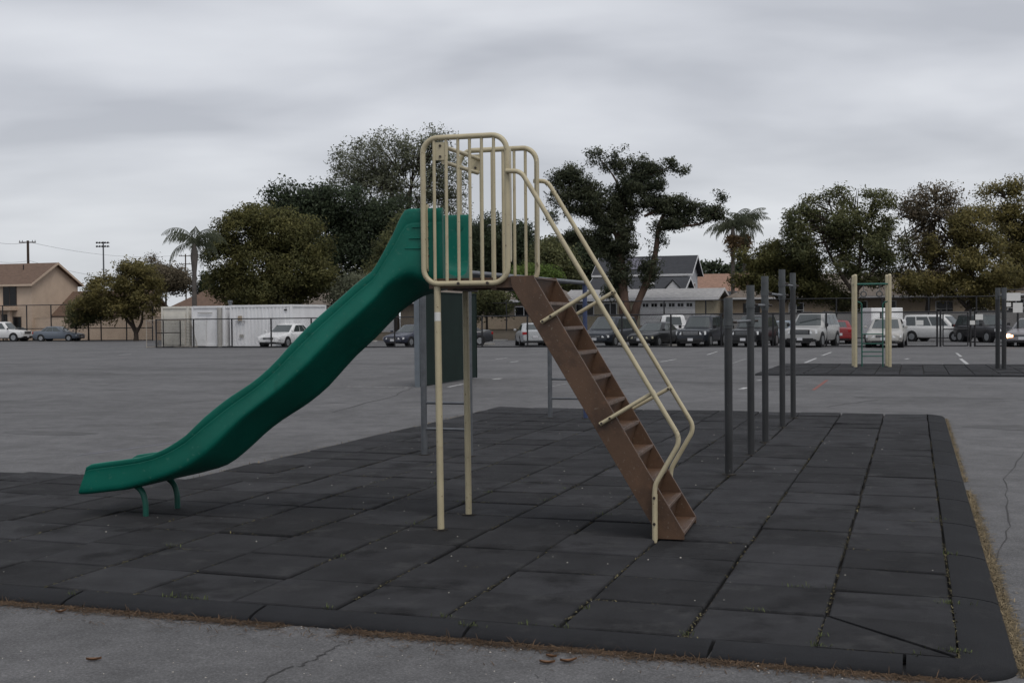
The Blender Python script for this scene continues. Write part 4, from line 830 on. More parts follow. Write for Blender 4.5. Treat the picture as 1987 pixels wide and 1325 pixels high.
hC = house('brown_roof_house', 'low house with wide brown hipped roof behind the palm', 470, 131, 10.8, 9.0, 2.7, 5.6, 'stucco_tan', 'roof_brown', windows=((-8.5, 1.5, 1.4, 1.2, 'w'), (-4, 1.5, 1.4, 1.2, 'w')), trim='trim_brown', hip=4.2)
for x_, z_ in ((-7.6, 5.9), (-5.2, 4.5), (-4.0, 4.6)): MB().cyl((x_, 3.2, z_ - 1.0), (x_, 3.2, z_ + .1), .07, 6).build('vent_pipe', M['dark_trim'], hC)
tp = MB().add([(-1.1, 0, 0), (1.1, .2, -.1), (.9, 1.4, .75), (-.6, 1.2, .8)], [(0, 1, 2, 3)]).build('roof_tarp', M['tarp']); tp.location = at(470, 583, 128); tag(tp, 'bright blue tarpaulin lying on the roof behind the container', 'tarpaulin')
hP = house('pale_roof_house', 'pale roofed house glimpsed under the olive-green tree', 560, 150, 9.5, 8, 3.0, 4.9, 'stucco_cream', 'roof_pale', hip=3)
hD = house('grey_brown_house', 'drab brown house with small gables under the dark trees', 640, 112, 3.0, 7, 2.9, 4.4, 'stucco_dim', 'roof_drab', windows=((-1.6, 1.7, .9, .8, 'b'),), side_windows=((3.0, 1.6, 1.2, 1.0, 'w'),))
hE = house('drab_house', 'low tan house with white window frames behind the handball wall', 1085, 108, 15.5, 8, 2.7, 4.5, 'stucco_dim', 'roof_drab', base=0.9, windows=((-5.6, 1.6, 1.0, 1.5, 'w'), (-3.3, 1.4, 1.6, 1.1, 'w'), (-9.5, 1.5, 1.3, 1.2, 'w'), (-13.0, 1.4, 1.0, 1.9, 'b'), (-1.4, 1.3, .9, 2.0, 'b')), hip=3.5)
MB().box((-6.0, -1.2, .55), (9.0, .25, 1.1)).build('porch_wall', M['stucco_tan'], hE)
hF = house('white_garage_house', 'single-storey house with pale grey roof and white garage door', 1384, 107, 13.4, 6.4, 2.45, 3.2, 'stucco_cream', 'roof_pale', base=1.1, windows=((-11.8, 1.45, 1.6, 1.0, 'w'), (-9.4, 1.5, 1.1, 1.0, 'w')), over=.55)
gd = MB().box((-4.1, -.06, 1.15), (5.0, .08, 2.3)).build('garage_door', M['trim_white'], hF)
for k in range(6):
    w_ = MB().box((-6.1 + .80 * k, -.11, 1.82), (.52, .03, .30)).build('pane', M['pane'], gd); MB().box((-6.1 + .80 * k, -.13, 1.82), (.04, .02, .30)).build('glazing_bar', M['trim_white'], w_)
for z_ in (.58, 1.16, 1.55): MB().box((-4.1, -.105, z_), (4.96, .012, .02)).build('panel_joint', M['concrete'], gd)
hG = house('grey_two_storey_house', 'grey two-storey house with charcoal roof and solar panels', 1336, 124, 9.6, 5.6, 5.75, 7.45, 'stucco_grey', 'roof_dark', base=0.75, windows=((-1.95, 4.0, 1.3, 1.15, 'w'), (-6.6, 4.3, 1.5, 1.0, 'w')), side_windows=((1.6, 3.9, .55, 1.5, 'w'), (3.6, 3.9, .55, 1.5, 'w')), over=.5, side_over=.55)
for k in range(4):
    for j in range(2):
        a = math.atan((7.45 - 5.75) / 2.8); o = MB().box((-7.1 + 1.12 * k, .75 + j * 1.0, 6.22 + .607 * j + .22), (1.05, 1.16, .05), rx=a).build('solar_panel', M['solar'], hG)
MB().cyl((-4.0, 3.4, 7.4), (-4.0, 3.4, 10.2), .03, 6).build('aerial', M['galv'], hG); MB().cyl((-4.4, 3.4, 9.8), (-3.6, 3.4, 9.8), .02, 6).build('aerial', M['galv'], hG)
hG2 = house('porch_annex', 'dark roofed single-storey annex below the grey two-storey house', 1322, 119, 9.2, 5.2, 3.7, 4.85, 'stucco_grey', 'roof_dark', base=0.9, over=.5)
for x_ in (-5.6, -.75):
    MB().prism([(-.85, 0), (.85, 0), (0, .95)], (x_, -.5, 3.6), (1, 0, 0), (0, 0, 1), (0, 1, 0), 1.6).build('dormer', M['trim_white'], hG2); MB().prism([(-1.0, -.05), (-1.0, .06), (0, 1.12), (1.0, .06), (1.0, -.05), (0, .98)], (x_, -.6, 3.6), (1, 0, 0), (0, 0, 1), (0, 1, 0), 1.9).build('dormer_roof', M['roof_dark'], hG2)
MB().prism([(math.cos(a) * .42, math.sin(a) * .36) for a in np.linspace(0, math.pi, 9)], (-3.2, .35, 4.25), (1, 0, 0), (0, 0, 1), (0, 1, 0), .5).build('roof_vent', M['trim_white'], hG2)
house('tan_roof_house', 'house with plain tan roof beside the grey two-storey house', 1470, 142, 9.0, 8, 4.9, 7.0, 'stucco_cream', 'roof_tan')
house('dark_gable_house', 'small house with white edged gable behind the pale garage roof', 1424, 128, 4.6, 6, 3.0, 4.5, 'stucco_grey', 'roof_dark')
hI = house('long_tan_house', 'long low tan house with drab roof behind the feathery trees', 1880, 104, 20.5, 8.5, 2.75, 4.7, 'stucco_tan', 'roof_drab', base=0.85, windows=((-1.8, 1.5, 1.7, 1.2, 'w'), (-6.6, 1.5, 1.1, 1.4, 'w'), (-9.0, 1.5, 1.0, 1.4, 'w'), (-14.6, 1.5, 1.2, 1.2, 'w'), (-18.6, 1.6, 1.4, 1.0, 'b')), hip=3.5)
hI2 = house('tan_stucco_house', 'tan house wall with dark windows behind the notice boards', 2110, 100, 10.5, 8.5, 2.75, 4.6, 'stucco_tan', 'roof_drab', base=0.85, windows=((-8.6, 1.5, 1.6, 1.2, 'w'), (-5.5, 1.5, 1.2, 1.4, 'w')), hip=3.5)
def wall(name, label, px0, px1, yg, h, mat, th=.2, cap=True):
    a, b = gx_of(px0, yg), gx_of(px1, yg); w0 = grid_xy(a, yg); o = empty(name, (w0.x, w0.y, 0), MAT_ROT); tag(o, label, 'wall'); L_ = b - a; n = max(1, int(L_ / 6))
    for i in range(n):
        s0, s1 = L_ * i / n, L_ * (i + 1) / n; z = gz(grid_xy(a + s0, yg).y)
        MB().box(((s0 + s1) / 2, 0, z + h / 2 - .2), (s1 - s0 - .012, th, h + .4)).build('wall_panel', M[mat], o)
        MB().box(((s0 + s1) / 2, 0, z + h + .03), (s1 - s0 - .004, th + .06, .06)).build('coping', M[mat], o)
    return o
wall('perimeter_wall', 'plain beige stucco perimeter wall behind the tall fence', 52, 316, 104, 2.35, 'stucco_beige')
wall('block_wall', 'grey block wall running behind the parked cars', 1415, 2080, 100.5, 2.0, 'block')
wall('planter_wall', 'low brick planter wall behind the old dark blue sedan', 640, 1060, 96, .7, 'stucco_dim')

# ---------------------------------------------------------------- utility poles, floodlights, wires
def pole(name, label, px, Y, top_py, arms, r_=.16, mat='wood_pole'):
    b = stand(px, Y); t = at(px, top_py, Y).z; o = empty(name, b); tag(o, label, 'utility pole'); h = t - b.z
    MB().tube([(0, 0, -.3), (0, 0, h)], [r_, r_ * .75], 10).build('pole', M[mat], o, 60)
    for dz, w in arms:
        MB().box((0, -.15, h - dz), (w, .12, .14)).build('cross_arm', M[mat], o)
        for x_ in (-w * .46, -w * .3, w * .3, w * .46): MB().cyl((x_, -.15, h - dz + .05), (x_, -.15, h - dz + .3), .05, 6).build('insulator', M['galv'], o)
    return o, h
pa, ha_ = pole('utility_pole', 'wooden utility pole rising behind the two-storey house', 57, 165, 467, ((.25, 2.3),), .22)
pb, hb_ = pole('utility_pole', 'distant utility pole with two cross arms left of the palm trunk', 362, 240, 493, ((.4, 2.6), (2.0, 2.6)), .16)
fl_ = stand(203, 230); fo = empty('floodlight_mast', fl_); tag(fo, 'tall floodlight mast with two rows of lamps', 'floodlight'); fh = at(203, 469, 230).z - fl_.z
MB().tube([(0, 0, -.3), (0, 0, fh)], [.22, .13], 10).build('mast', M['galv'], fo, 60)
for zz in (.25, .95):
    MB().box((0, 0, fh - zz), (2.4, .15, .12)).build('cross_arm', M['galv'], fo)
    for k in range(5): MB().tube([(-1.05 + .52 * k, -.1, fh - zz + .15), (-1.05 + .52 * k, -.45, fh - zz + .05), (-1.05 + .52 * k, -.6, fh - zz)], [.08, .17, .19], 8).build('lamp', M['dark_trim'], fo, 60)
def wire(label, p, q, sag, r_=.018):
    p, q = Vector(p), Vector(q); pts = [p.lerp(q, t) - Vector((0, 0, sag * 4 * t * (1 - t))) for t in np.linspace(0, 1, 14)]
    o = MB().tube(pts, r_, 5, cap=False).build('power_line', M['wire']); tag(o, label, 'cable'); return o
wire('upper power line strung between the two utility poles', at(57, 470, 165), at(362, 493, 240), 1.2)
wire('upper power line running off beyond the utility pole', at(-60, 455, 140), at(57, 470, 165), .6)
wire('lower power line crossing behind the two-storey house roof', at(-60, 496, 140), at(57, 506, 165), .5)
wire('lower power line between the utility poles near the rooftops', at(57, 506, 165), at(362, 540, 240), 1.4)

# ---------------------------------------------------------------- trees
def leaf_cloud(pos, size, aspect=2.0, droop=0.0, up=.0):
    """one small quad per position, randomly turned"""
    n = len(pos); a = rng.normal(size=(n, 3)); a[:, 2] = a[:, 2] * (1 - droop * .5) - droop; a /= np.linalg.norm(a, axis=1)[:, None]
    b = rng.normal(size=(n, 3)); b[:, 2] += 0; b -= a * (a * b).sum(1)[:, None]; b /= np.linalg.norm(b, axis=1)[:, None] + 1e-9
    s = size * rng.uniform(.55, 1.35, n)[:, None]; a *= s * aspect / 2; b *= s / 2
    V = np.stack([pos - a, pos + b * .9 - a * .1, pos + a, pos - b * .9 - a * .1], 1).reshape(-1, 3)
    return V, np.arange(n * 4).reshape(n, 4)
def lobe_points(lobes, n_total, clump, per, gap=.0, gfreq=.5, shell=.45):
    """leaf positions in clumps inside ellipsoids (centre, radii); gap>0 leaves holes in the crown"""
    vol = np.array([l[3] * l[4] * l[5] for l in lobes]) ** .8; vol /= vol.sum(); out = []; nor = []
    nc = max(1, n_total // per)
    for l, k in zip(lobes, rng.multinomial(nc, vol)):
        if k == 0: continue
        d = rng.normal(size=(k, 3)); d /= np.linalg.norm(d, axis=1)[:, None]; r_ = rng.uniform(shell, 1.0, k) ** .6; r_ *= rng.uniform(.86, 1.10, k)
        c = d * r_[:, None] * np.array(l[3:6]) + np.array(l[:3])
        if gap:
            keep = np.array([noise.noise(Vector(p) * gfreq) > -0.45 + gap for p in c], dtype=bool); c = c[keep]
        if len(c) == 0: continue
        cs = clump * rng.uniform(.6, 1.35, len(c))
        off = np.clip(rng.normal(size=(len(c), per, 3)), -1.7, 1.7); p = c[:, None, :] + off * cs[:, None, None] * np.array([1, 1, .7]); out.append(p.reshape(-1, 3))
        q = (p - np.array(l[:3])) / np.array(l[3:6]) * .7 + off * .45 + np.array([0, 0, .25]) + rng.normal(size=p.shape) * .22; q /= np.linalg.norm(q, axis=2)[:, :, None] + 1e-9; nor.append(q.reshape(-1, 3))
    return np.concatenate(out), np.repeat(np.concatenate(nor), 4, axis=0)
def px_lobes(base, Y, spec, depth=.8):
    """crown lobes given as (px, py, rx px, ry px) on the tree's own distance"""
    k = Y / F_PX; out = []
    for i, q in enumerate(spec):
        p = at(q[0], q[1], Y) - base; dy = q[4] if len(q) > 4 else random.uniform(-.25, .25) * q[2] * k
        out.append((p.x, p.y + dy, p.z, q[2] * k, q[2] * k * depth, q[3] * k))
    return out
def limbs(parent, base, Y, paths, r0, mat, n=7):
    for i, path in enumerate(paths):
        pts = []; k = len(path)
        for j, q in enumerate(path):
            p = at(q[0], q[1], Y) - base; p.y += (q[2] if len(q) > 2 else 0); pts.append(p)
        pts = smooth_path(pts, 4); rr = r0[i] if isinstance(r0, (list, tuple)) else r0; m_ = len(pts)
        rad = [max(.02, rr[0] + (rr[1] - rr[0]) * (j / (m_ - 1)) ** .8) * (1 + .08 * math.sin(j * 2.1)) for j in range(m_)]
        MB().tube(pts, rad, n).build('trunk' if i == 0 else 'limb', mat, parent, 60)
def tree(name, label, px, Y, lobes_px, leaf_m, n, leaf=.22, clump=.5, per=40, gap=.2, gfreq=.45, paths=(), radii=None, bark='bark', depth=.8, aspect=2.0, droop=0.0, shell=.45, twigs=0, group=None, cat='tree'):
    b = stand(px, Y); t = empty(name, b); tag(t, label, cat, group); L_ = px_lobes(b, Y, lobes_px, depth)
    pos, nr = lobe_points(L_, int(n * 1.75), clump, int(per * 1.2), gap, gfreq, shell); V, Q = leaf_cloud(pos, leaf * .62, aspect, droop); from_np('crown', V, Q, leaf_m, t, nr)
    if paths: limbs(t, b, Y, paths, radii or (.3, .05), M[bark])
    if twigs:                                             # fine branching that shows through an open crown
        m = MB(); fork = at(*paths[0][-1][:2], Y) - b
        for l in L_:
            for _ in range(twigs):
                d = Vector(rng.normal(size=3)); d.normalize(); e = Vector(l[:3]) + Vector((d.x * l[3], d.y * l[4], abs(d.z) * l[5] * .95)) * random.uniform(.5, .98); s_ = fork.lerp(Vector(l[:3]), random.uniform(.2, .8)); mid = s_.lerp(e, .5) + Vector((0, 0, random.uniform(-.3, .6)))
                m.tube([s_, mid, e], [.07, .045, .015], 4, cap=False)
        o = m.build('twigs', M[bark], t); o['kind'] = 'stuff'
    return t
LF = {k: leaf_mat('leaves_' + k, *v, soft=k not in ('palm', 'dry')) for k, v in dict(olive=((0.084, 0.094, 0.037), (0.202, 0.188, 0.067)), dark=((0.035, 0.052, 0.032), (0.090, 0.116, 0.061)), grey=((0.131, 0.144, 0.094), (0.250, 0.263, 0.175)), pine=((0.044, 0.060, 0.038), (0.117, 0.127, 0.070)),
    gold=((0.121, 0.114, 0.045), (0.284, 0.238, 0.086)), mid=((0.086, 0.106, 0.052), (0.208, 0.208, 0.089)), bright=((0.099, 0.154, 0.033), (0.187, 0.264, 0.066)), palm=((0.060, 0.076, 0.048), (0.150, 0.160, 0.105)), brown=((0.116, 0.099, 0.065), (0.216, 0.177, 0.120)), dry=((0.090, 0.060, 0.030), (0.200, 0.140, 0.080))).items()}
# left: small spreading tree before the beige wall
tree('spreading_tree', 'small feathery olive tree forking low before the beige wall', 262, 116, [(215, 565, 45, 38), (262, 540, 50, 35), (180, 580, 38, 34), (225, 600, 50, 26), (275, 585, 42, 34), (165, 605, 26, 22), (300, 560, 20, 26), (255, 520, 26, 16), (240, 545, 40, 30)], LF['gold'], 26000, .20, .36, 34, .39, .7,
     [[(264, 662), (264, 648), (258, 635), (240, 612), (228, 590)], [(264, 645), (256, 620), (248, 600), (240, 570)], [(265, 645), (275, 625), (277, 605), (285, 580)]], [(.28, .08), (.17, .05), (.18, .05)], twigs=6)
tree('small_street_tree', 'slim low shrub-like tree beside the notice on the tall fence', 172, 119, [(172, 605, 36, 22), (150, 615, 20, 18)], LF['mid'], 6000, .2, .4, 30, .2, .6, [[(172, 661), (172, 640), (170, 615)]], [(.1, .05)])
# far left skyline
tree('round_tree', 'brownish round tree behind the brown hipped roof', 322, 170, [(322, 540, 42, 22), (345, 548, 24, 18), (296, 545, 26, 20)], LF['brown'], 9000, .3, .7, 34, .1, .4, [[(322, 640), (322, 570)]], [(.3, .1)])
for px, py, Y, w_, lb in ((295, 518, 178, 9, 'narrow dark conifer behind the spreading tree'), (400, 534, 172, 13, 'pointed dark conifer right of the palm trunk')):
    tree('conifer', lb, px, Y, [(px, py + 6, w_ * .35, 8), (px, py + 18, w_ * .7, 12), (px, py + 36, w_, 18), (px, py + 56, w_ * 1.1, 18)], LF['dark'], 5000, .3, .5, 30, .05, .5, [[(px, 640), (px, py + 10)]], [(.25, .05)])
tree('bare_treetop', 'thin half-bare treetop above the brown hipped roof', 300, 185, [(300, 506, 14, 14), (312, 518, 14, 10)], LF['brown'], 1400, .22, .5, 12, .3, .6, [[(302, 640), (303, 540), (300, 505)], [(303, 540), (314, 512)]], [(.2, .04), (.1, .03)], twigs=7)
# big trees behind the slide
tree('sparse_tall_tree', 'tall thin-leaved grey-green tree rising behind the slide', 790, 140, [(700, 315, 62, 46), (760, 300, 70, 44), (820, 300, 62, 42), (850, 270, 34, 24), (870, 340, 44, 52), (800, 360, 80, 50), (680, 350, 44, 40), (730, 370, 60, 40), (880, 400, 30, 40), (840, 420, 50, 40)], LF['grey'], 19000, .24, .50, 16, .13, .4,
     [[(795, 640), (795, 480), (792, 420), (795, 370)], [(795, 430), (830, 370), (850, 300)], [(793, 440), (760, 380), (735, 310)], [(794, 450), (735, 400), (690, 330)], [(795, 400), (800, 340), (805, 290)], [(796, 450), (850, 410), (878, 360)]], [(.5, .2), (.24, .05), (.24, .05), (.22, .05), (.2, .05), (.2, .05)], twigs=16)
tree('dark_broadleaf_tree', 'dense dark evergreen mass between the olive tree and the slide', 640, 128, [(600, 405, 60, 44), (660, 400, 62, 46), (560, 420, 50, 40), (700, 440, 62, 60), (740, 470, 60, 70), (620, 460, 70, 60), (535, 400, 30, 34), (680, 500, 70, 50), (780, 500, 50, 60), (760, 420, 45, 40), (540, 365, 12, 12), (572, 380, 22, 20)], LF['dark'], 46000, .28, .62, 40, .08, .4,
     [[(650, 640), (650, 560), (645, 480)], [(650, 560), (700, 480)], [(720, 640), (725, 540), (740, 470)]], [(.5, .2), (.3, .1), (.4, .15)])
tree('olive_tree', 'broad rounded olive-green tree behind the white container', 530, 106, [(470, 460, 56, 50), (540, 450, 66, 48), (590, 470, 52, 48), (440, 500, 42, 50), (500, 520, 70, 50), (570, 530, 66, 46), (620, 530, 40, 40), (430, 545, 34, 34), (530, 570, 80, 30), (500, 425, 50, 26), (630, 560, 34, 26), (470, 570, 50, 26)], LF['olive'], 60000, .21, .42, 40, .19, .5,
     [[(545, 664), (542, 610), (540, 560), (535, 500)], [(543, 610), (510, 570), (480, 520)], [(542, 600), (580, 560), (600, 500)], [(500, 664), (495, 610), (470, 560)]], [(.4, .15), (.22, .06), (.22, .06), (.22, .06)])
tree('brown_green_tree', 'brownish leafy tree just left of the slide top', 770, 118, [(770, 500, 46, 60), (740, 545, 40, 40), (790, 450, 30, 40), (800, 550, 34, 40)], LF['mid'], 15000, .24, .5, 36, .12, .5, [[(770, 650), (770, 560), (770, 500)]], [(.3, .1)])
tree('low_shrub_tree', 'low grey-leaved shrub tree under the slide edge', 690, 104, [(690, 560, 34, 28), (665, 580, 24, 22), (715, 575, 26, 24)], LF['grey'], 9000, .18, .38, 30, .12, .6, [[(690, 655), (690, 600), (688, 565)]], [(.14, .05)])
# right of the slide: dark hedge-like trees and bright bush
for i, (px, py, Y, rx, ry, lm, lb) in enumerate(((905, 500, 150, 46, 70, 'dark', 'dark conical evergreen behind the guard rail'), (955, 490, 152, 44, 72, 'dark', 'dark evergreen with rough top behind the platform'), (1010, 500, 150, 40, 66, 'dark', 'dark evergreen behind the stair top'), (1070, 520, 138, 48, 52, 'mid', 'green rounded tree behind the upper handrails'), (1120, 515, 145, 46, 46, 'dark', 'dark evergreen left of the twisted pine'), (900, 580, 118, 36, 34, 'mid', 'green leafy tree behind the handball wall'))):
    tree('evergreen_tree', lb, px, Y, [(px, py, rx, ry), (px - rx * .5, py + ry * .3, rx * .6, ry * .6), (px + rx * .5, py + ry * .2, rx * .6, ry * .7), (px, py - ry * .6, rx * .5, ry * .45), (px, py + ry * .6, rx, ry * .5)], LF[lm], 16000, .3, .6, 36, .08, .45, [[(px, 650), (px, py)]], [(.35, .12)], group='evergreens behind the yard')
tree('bright_bush', 'bright lime-green bush behind the top of the stairs', 1040, 96, [(1025, 535, 32, 20), (1055, 530, 26, 14), (1000, 545, 24, 22), (1070, 540, 20, 14), (1030, 560, 40, 26)], LF['bright'], 9000, .16, .3, 30, .1, .7, [[(1035, 655), (1035, 600), (1035, 550)]], [(.15, .06)])
tree('flowering_shrub', 'leafy shrub with pale blooms behind the charcoal sedan', 945, 104, [(940, 575, 34, 30), (970, 590, 24, 22), (915, 600, 22, 24)], LF['mid'], 9000, .17, .36, 30, .15, .6, [[(945, 655), (944, 600), (942, 570)]], [(.14, .05)])
# twisted pine
PINE = [(1085, 350, 24, 22), (1105, 340, 24, 20), (1130, 365, 34, 26), (1095, 385, 34, 20), (1150, 390, 38, 30), (1080, 420, 22, 12), (1120, 410, 24, 12), (1175, 420, 36, 38), (1200, 395, 30, 34), (1160, 300, 18, 14), (1150, 312, 12, 12), (1178, 318, 14, 18), (1190, 308, 12, 16), (1205, 325, 18, 20), (1210, 290, 5, 9), (1188, 290, 6, 6), (1235, 315, 20, 22), (1250, 335, 30, 26), (1225, 360, 34, 26), (1275, 330, 20, 16), (1300, 318, 14, 14), (1320, 332, 12, 7), (1335, 325, 7, 6), (1270, 360, 26, 20),
        (1240, 390, 34, 22), (1290, 390, 34, 14), (1325, 392, 22, 14), (1300, 408, 40, 12), (1355, 405, 20, 14), (1340, 425, 44, 12), (1380, 412, 26, 18), (1395, 425, 20, 12), (1400, 385, 9, 12), (1388, 372, 6, 7), (1408, 380, 6, 5), (1300, 435, 34, 12), (1275, 440, 14, 24), (1190, 460, 30, 34), (1215, 470, 24, 40), (1180, 500, 24, 26), (1200, 530, 26, 34), (1130, 455, 40, 12), (1105, 462, 24, 8), (1160, 470, 22, 20), (1270, 480, 14, 22), (1262, 520, 20, 24), (1190, 560, 22, 22), (1255, 545, 14, 18), (1225, 430, 22, 30), (1285, 470, 9, 16)]
tree('twisted_pine', 'dark twisted pine with leaning forked trunk before the grey house', 1222, 103, PINE, LF['pine'], 62000, .15, .26, 34, .17, .75,
     [[(1216, 655), (1212, 600), (1206, 540), (1203, 470), (1208, 410), (1220, 350)], [(1222, 655), (1235, 595), (1258, 540), (1272, 490), (1278, 440), (1290, 415)], [(1204, 470), (1170, 420), (1130, 385), (1085, 380)], [(1206, 440), (1165, 455), (1110, 462)], [(1210, 400), (1195, 350), (1165, 310)], [(1215, 380), (1250, 345), (1300, 325)], [(1280, 445), (1320, 440), (1370, 430), (1400, 395)], [(1250, 420), (1300, 402), (1350, 405)]],
     [(.62, .16), (.42, .14), (.22, .05), (.13, .04), (.15, .04), (.16, .04), (.16, .04), (.13, .04)], 'bark_red', .9, 2.6, shell=.1)
# right-hand feathery trees
tree('feathery_tree', 'large feathery tree with forked trunk behind the far climber', 1648, 99, [(1590, 400, 40, 24), (1650, 385, 50, 26), (1700, 395, 34, 24), (1560, 425, 40, 24), (1620, 430, 60, 30), (1690, 435, 50, 30), (1550, 455, 34, 16), (1600, 470, 54, 26), (1670, 480, 60, 30), (1720, 475, 40, 34), (1545, 490, 40, 22), (1620, 520, 50, 24), (1690, 530, 44, 26), (1740, 510, 36, 30)], LF['mid'], 42000, .18, .36, 30, .39, .6,
     [[(1650, 655), (1654, 610), (1662, 570), (1668, 520), (1670, 450)], [(1662, 575), (1630, 530), (1600, 470), (1590, 410)], [(1664, 560), (1700, 520), (1730, 480)], [(1668, 500), (1690, 440), (1700, 400)]], [(.36, .08), (.2, .05), (.2, .05), (.14, .04)], twigs=7)
tree('dark_leaning_tree', 'low dark olive tree beside the palms behind the first chin-up post', 1510, 101, [(1470, 500, 42, 26), (1520, 495, 44, 28), (1560, 520, 40, 30), (1450, 535, 30, 30), (1500, 545, 44, 26), (1560, 560, 44, 24), (1600, 570, 36, 22), (1640, 585, 26, 20)], LF['olive'], 30000, .18, .36, 34, .22, .6, [[(1515, 655), (1518, 600), (1515, 550)], [(1517, 590), (1560, 545)], [(1516, 585), (1470, 540)]], [(.3, .1), (.16, .05), (.16, .05)], twigs=5)
tree('thin_crowned_tree', 'thin brownish tree with half-bare top beside the feathery tree', 1810, 100, [(1815, 375, 40, 22), (1780, 400, 40, 26), (1850, 400, 36, 26), (1760, 430, 40, 30), (1820, 440, 60, 34), (1770, 480, 50, 30), (1840, 490, 50, 30), (1790, 530, 50, 26)], LF['brown'], 14000, .18, .42, 16, .34, .5,
     [[(1795, 655), (1800, 600), (1805, 540), (1812, 470), (1815, 400)], [(1803, 560), (1770, 500), (1755, 440)], [(1808, 510), (1845, 450), (1855, 400)]], [(.28, .06), (.16, .04), (.15, .04)], twigs=14)
tree('golden_tree', 'golden-olive tree leaning over the white minivan', 1890, 97, [(1880, 440, 44, 30), (1900, 480, 50, 34), (1850, 510, 60, 36), (1910, 530, 60, 36), (1860, 560, 50, 26), (1920, 575, 40, 24), (1800, 545, 46, 28), (1835, 470, 40, 26), (1770, 560, 40, 22), (1890, 415, 26, 18)], LF['gold'], 34000, .18, .36, 34, .34, .6,
     [[(1850, 655), (1862, 625), (1880, 600), (1888, 560), (1885, 500)], [(1880, 600), (1840, 560), (1810, 540)], [(1886, 570), (1915, 530)]], [(.40, .10), (.18, .05), (.16, .05)], twigs=7)
tree('yellow_topped_tree', 'tall yellow-topped tree at the right edge behind the notices', 1975, 103, [(1950, 375, 44, 22), (1985, 360, 30, 26), (1940, 410, 40, 26), (1990, 420, 46, 40), (1960, 460, 44, 30), (1990, 500, 46, 40), (1960, 540, 36, 30), (2000, 460, 40, 50)], LF['gold'], 26000, .19, .38, 28, .37, .55,
     [[(1985, 655), (1982, 590), (1975, 530), (1965, 460), (1955, 390)], [(1978, 550), (2000, 470), (1995, 400)]], [(.34, .07), (.2, .05)], twigs=9)
# far tree lines that read as one mass
def treeline(label, px0, px1, Y, top, var, leaf_m, n):
    spec = []; px = px0
    while px < px1: h = top + random.uniform(-var, var); spec.append((px, h + 16, 14, 18)); spec.append((px + 4, h + 4, 5, 9)); spec.append((px, h + 44, 16, 22)); px += 13
    b = stand((px0 + px1) / 2, Y); L_ = px_lobes(b, Y, spec, 1.0); pos, nr = lobe_points(L_, n, .7, 34, .0); V, Q = leaf_cloud(pos, .42, 1.8); o = from_np('treeline', V, Q, leaf_m, None, nr); o.location = b; tag(o, label, 'trees', None, 'stuff')
treeline('distant dark line of trees behind the grey and tan houses', 1260, 1560, 230, 512, 6, LF['dark'], 22000)
treeline('distant trees behind the platform and upper stairs', 860, 1200, 210, 476, 12, LF['dark'], 26000)
treeline('distant dark trees beyond the olive tree and palm', 380, 700, 215, 560, 8, LF['dark'], 16000)

def palm(name, label, px, Y, head_py, base_py, r0, fronds, flen, seed, bulge=1.0, droop=1.0, leaf='palm', shaft=False):
    rg = random.Random(seed); b = stand(px, Y); t = empty(name, b); tag(t, label, 'palm tree'); hd = at(px, head_py, Y) - b
    h = hd.z; lean = hd.x
    MB().tube([(lean * k, 0, h * k - (.2 if k == 0 else 0)) for k in (0, .15, .4, .7, .88, 1.0)], [r0 * 1.25, r0, r0 * .92, r0 * .85, r0 * bulge, r0 * .6], 10).build('trunk', M['bark_palm'], t, 60)
    VV, QQ, base_i = [], [], 0; m = MB()
    for i in range(fronds):
        az = 2 * math.pi * i / fronds * 2.4 + rg.uniform(-.3, .3); el = R(rg.uniform(5, 85)); L_ = flen * rg.uniform(.8, 1.1); d = Vector((math.cos(az), math.sin(az), 0)); pts = []; p = Vector((lean, 0, h)); a = el; n = 12
        for k in range(n + 1):
            pts.append(p.copy()); p = p + (d * math.cos(a) + Vector((0, 0, 1)) * math.sin(a)) * (L_ / n); a -= R(rg.uniform(7, 13)) * droop
        m.tube(pts, [.035 * (1 - k / (n + 2)) for k in range(n + 1)], 4, cap=False)
        side = d.cross(Vector((0, 0, 1))).normalized()
        for k in range(2, n + 1):
            for q in range(3):
                f = (q / 3); c = pts[k - 1].lerp(pts[k], f); tg = (pts[k] - pts[k - 1]).normalized()
                for s_ in (-1, 1):
                    ll = L_ * .20 * math.sin(math.pi * min(.97, (k - 1 + f) / n) ** .8) * rg.uniform(.8, 1.2) + .1
                    v = (side * s_ * rg.uniform(.3, .9) + tg * rg.uniform(.2, .6) + Vector((0, 0, -.5 * droop - rg.uniform(0, .6)))).normalized() * ll; w = tg * .021
                    VV += [c - w, c + w, c + v * .7 + w * .8 - Vector((0, 0, .06 * ll)), c + v - Vector((0, 0, .25 * ll))]; QQ.append((base_i, base_i + 1, base_i + 2, base_i + 3)); base_i += 4
    from_np('crown', np.array([tuple(v) for v in VV]), np.array(QQ), LF[leaf], t); m.build('frond_stalks', LF[leaf], t)['kind'] = 'stuff'
    if shaft:                                             # hanging dead leaves and seed stalks under the head
        pos = np.array([(lean + rg.gauss(0, .28), rg.gauss(0, .28), h - .9 - abs(rg.gauss(0, .8))) for _ in range(500)]); V, Q = leaf_cloud(pos, .16, 4, .8); from_np('dead_fronds', V, Q, LF['dry'], t)['kind'] = 'stuff'
    return t
palm('queen_palm', 'palm with drooping fronds beside the olive-green tree', 377, 100, 472, 590, .22, 15, 3.5, 5, 1.5, 1.12)
palm('king_palm', 'left palm of the pair with arching ragged fronds by the pine', 1422, 112, 440, 560, .20, 20, 3.2, 11, 1.5, 1.0, shaft=True)
palm('king_palm', 'right palm of the pair, slimmer trunk, behind the dark olive tree', 1444, 114, 438, 560, .15, 18, 3.0, 23, 1.2, .9, shaft=True)

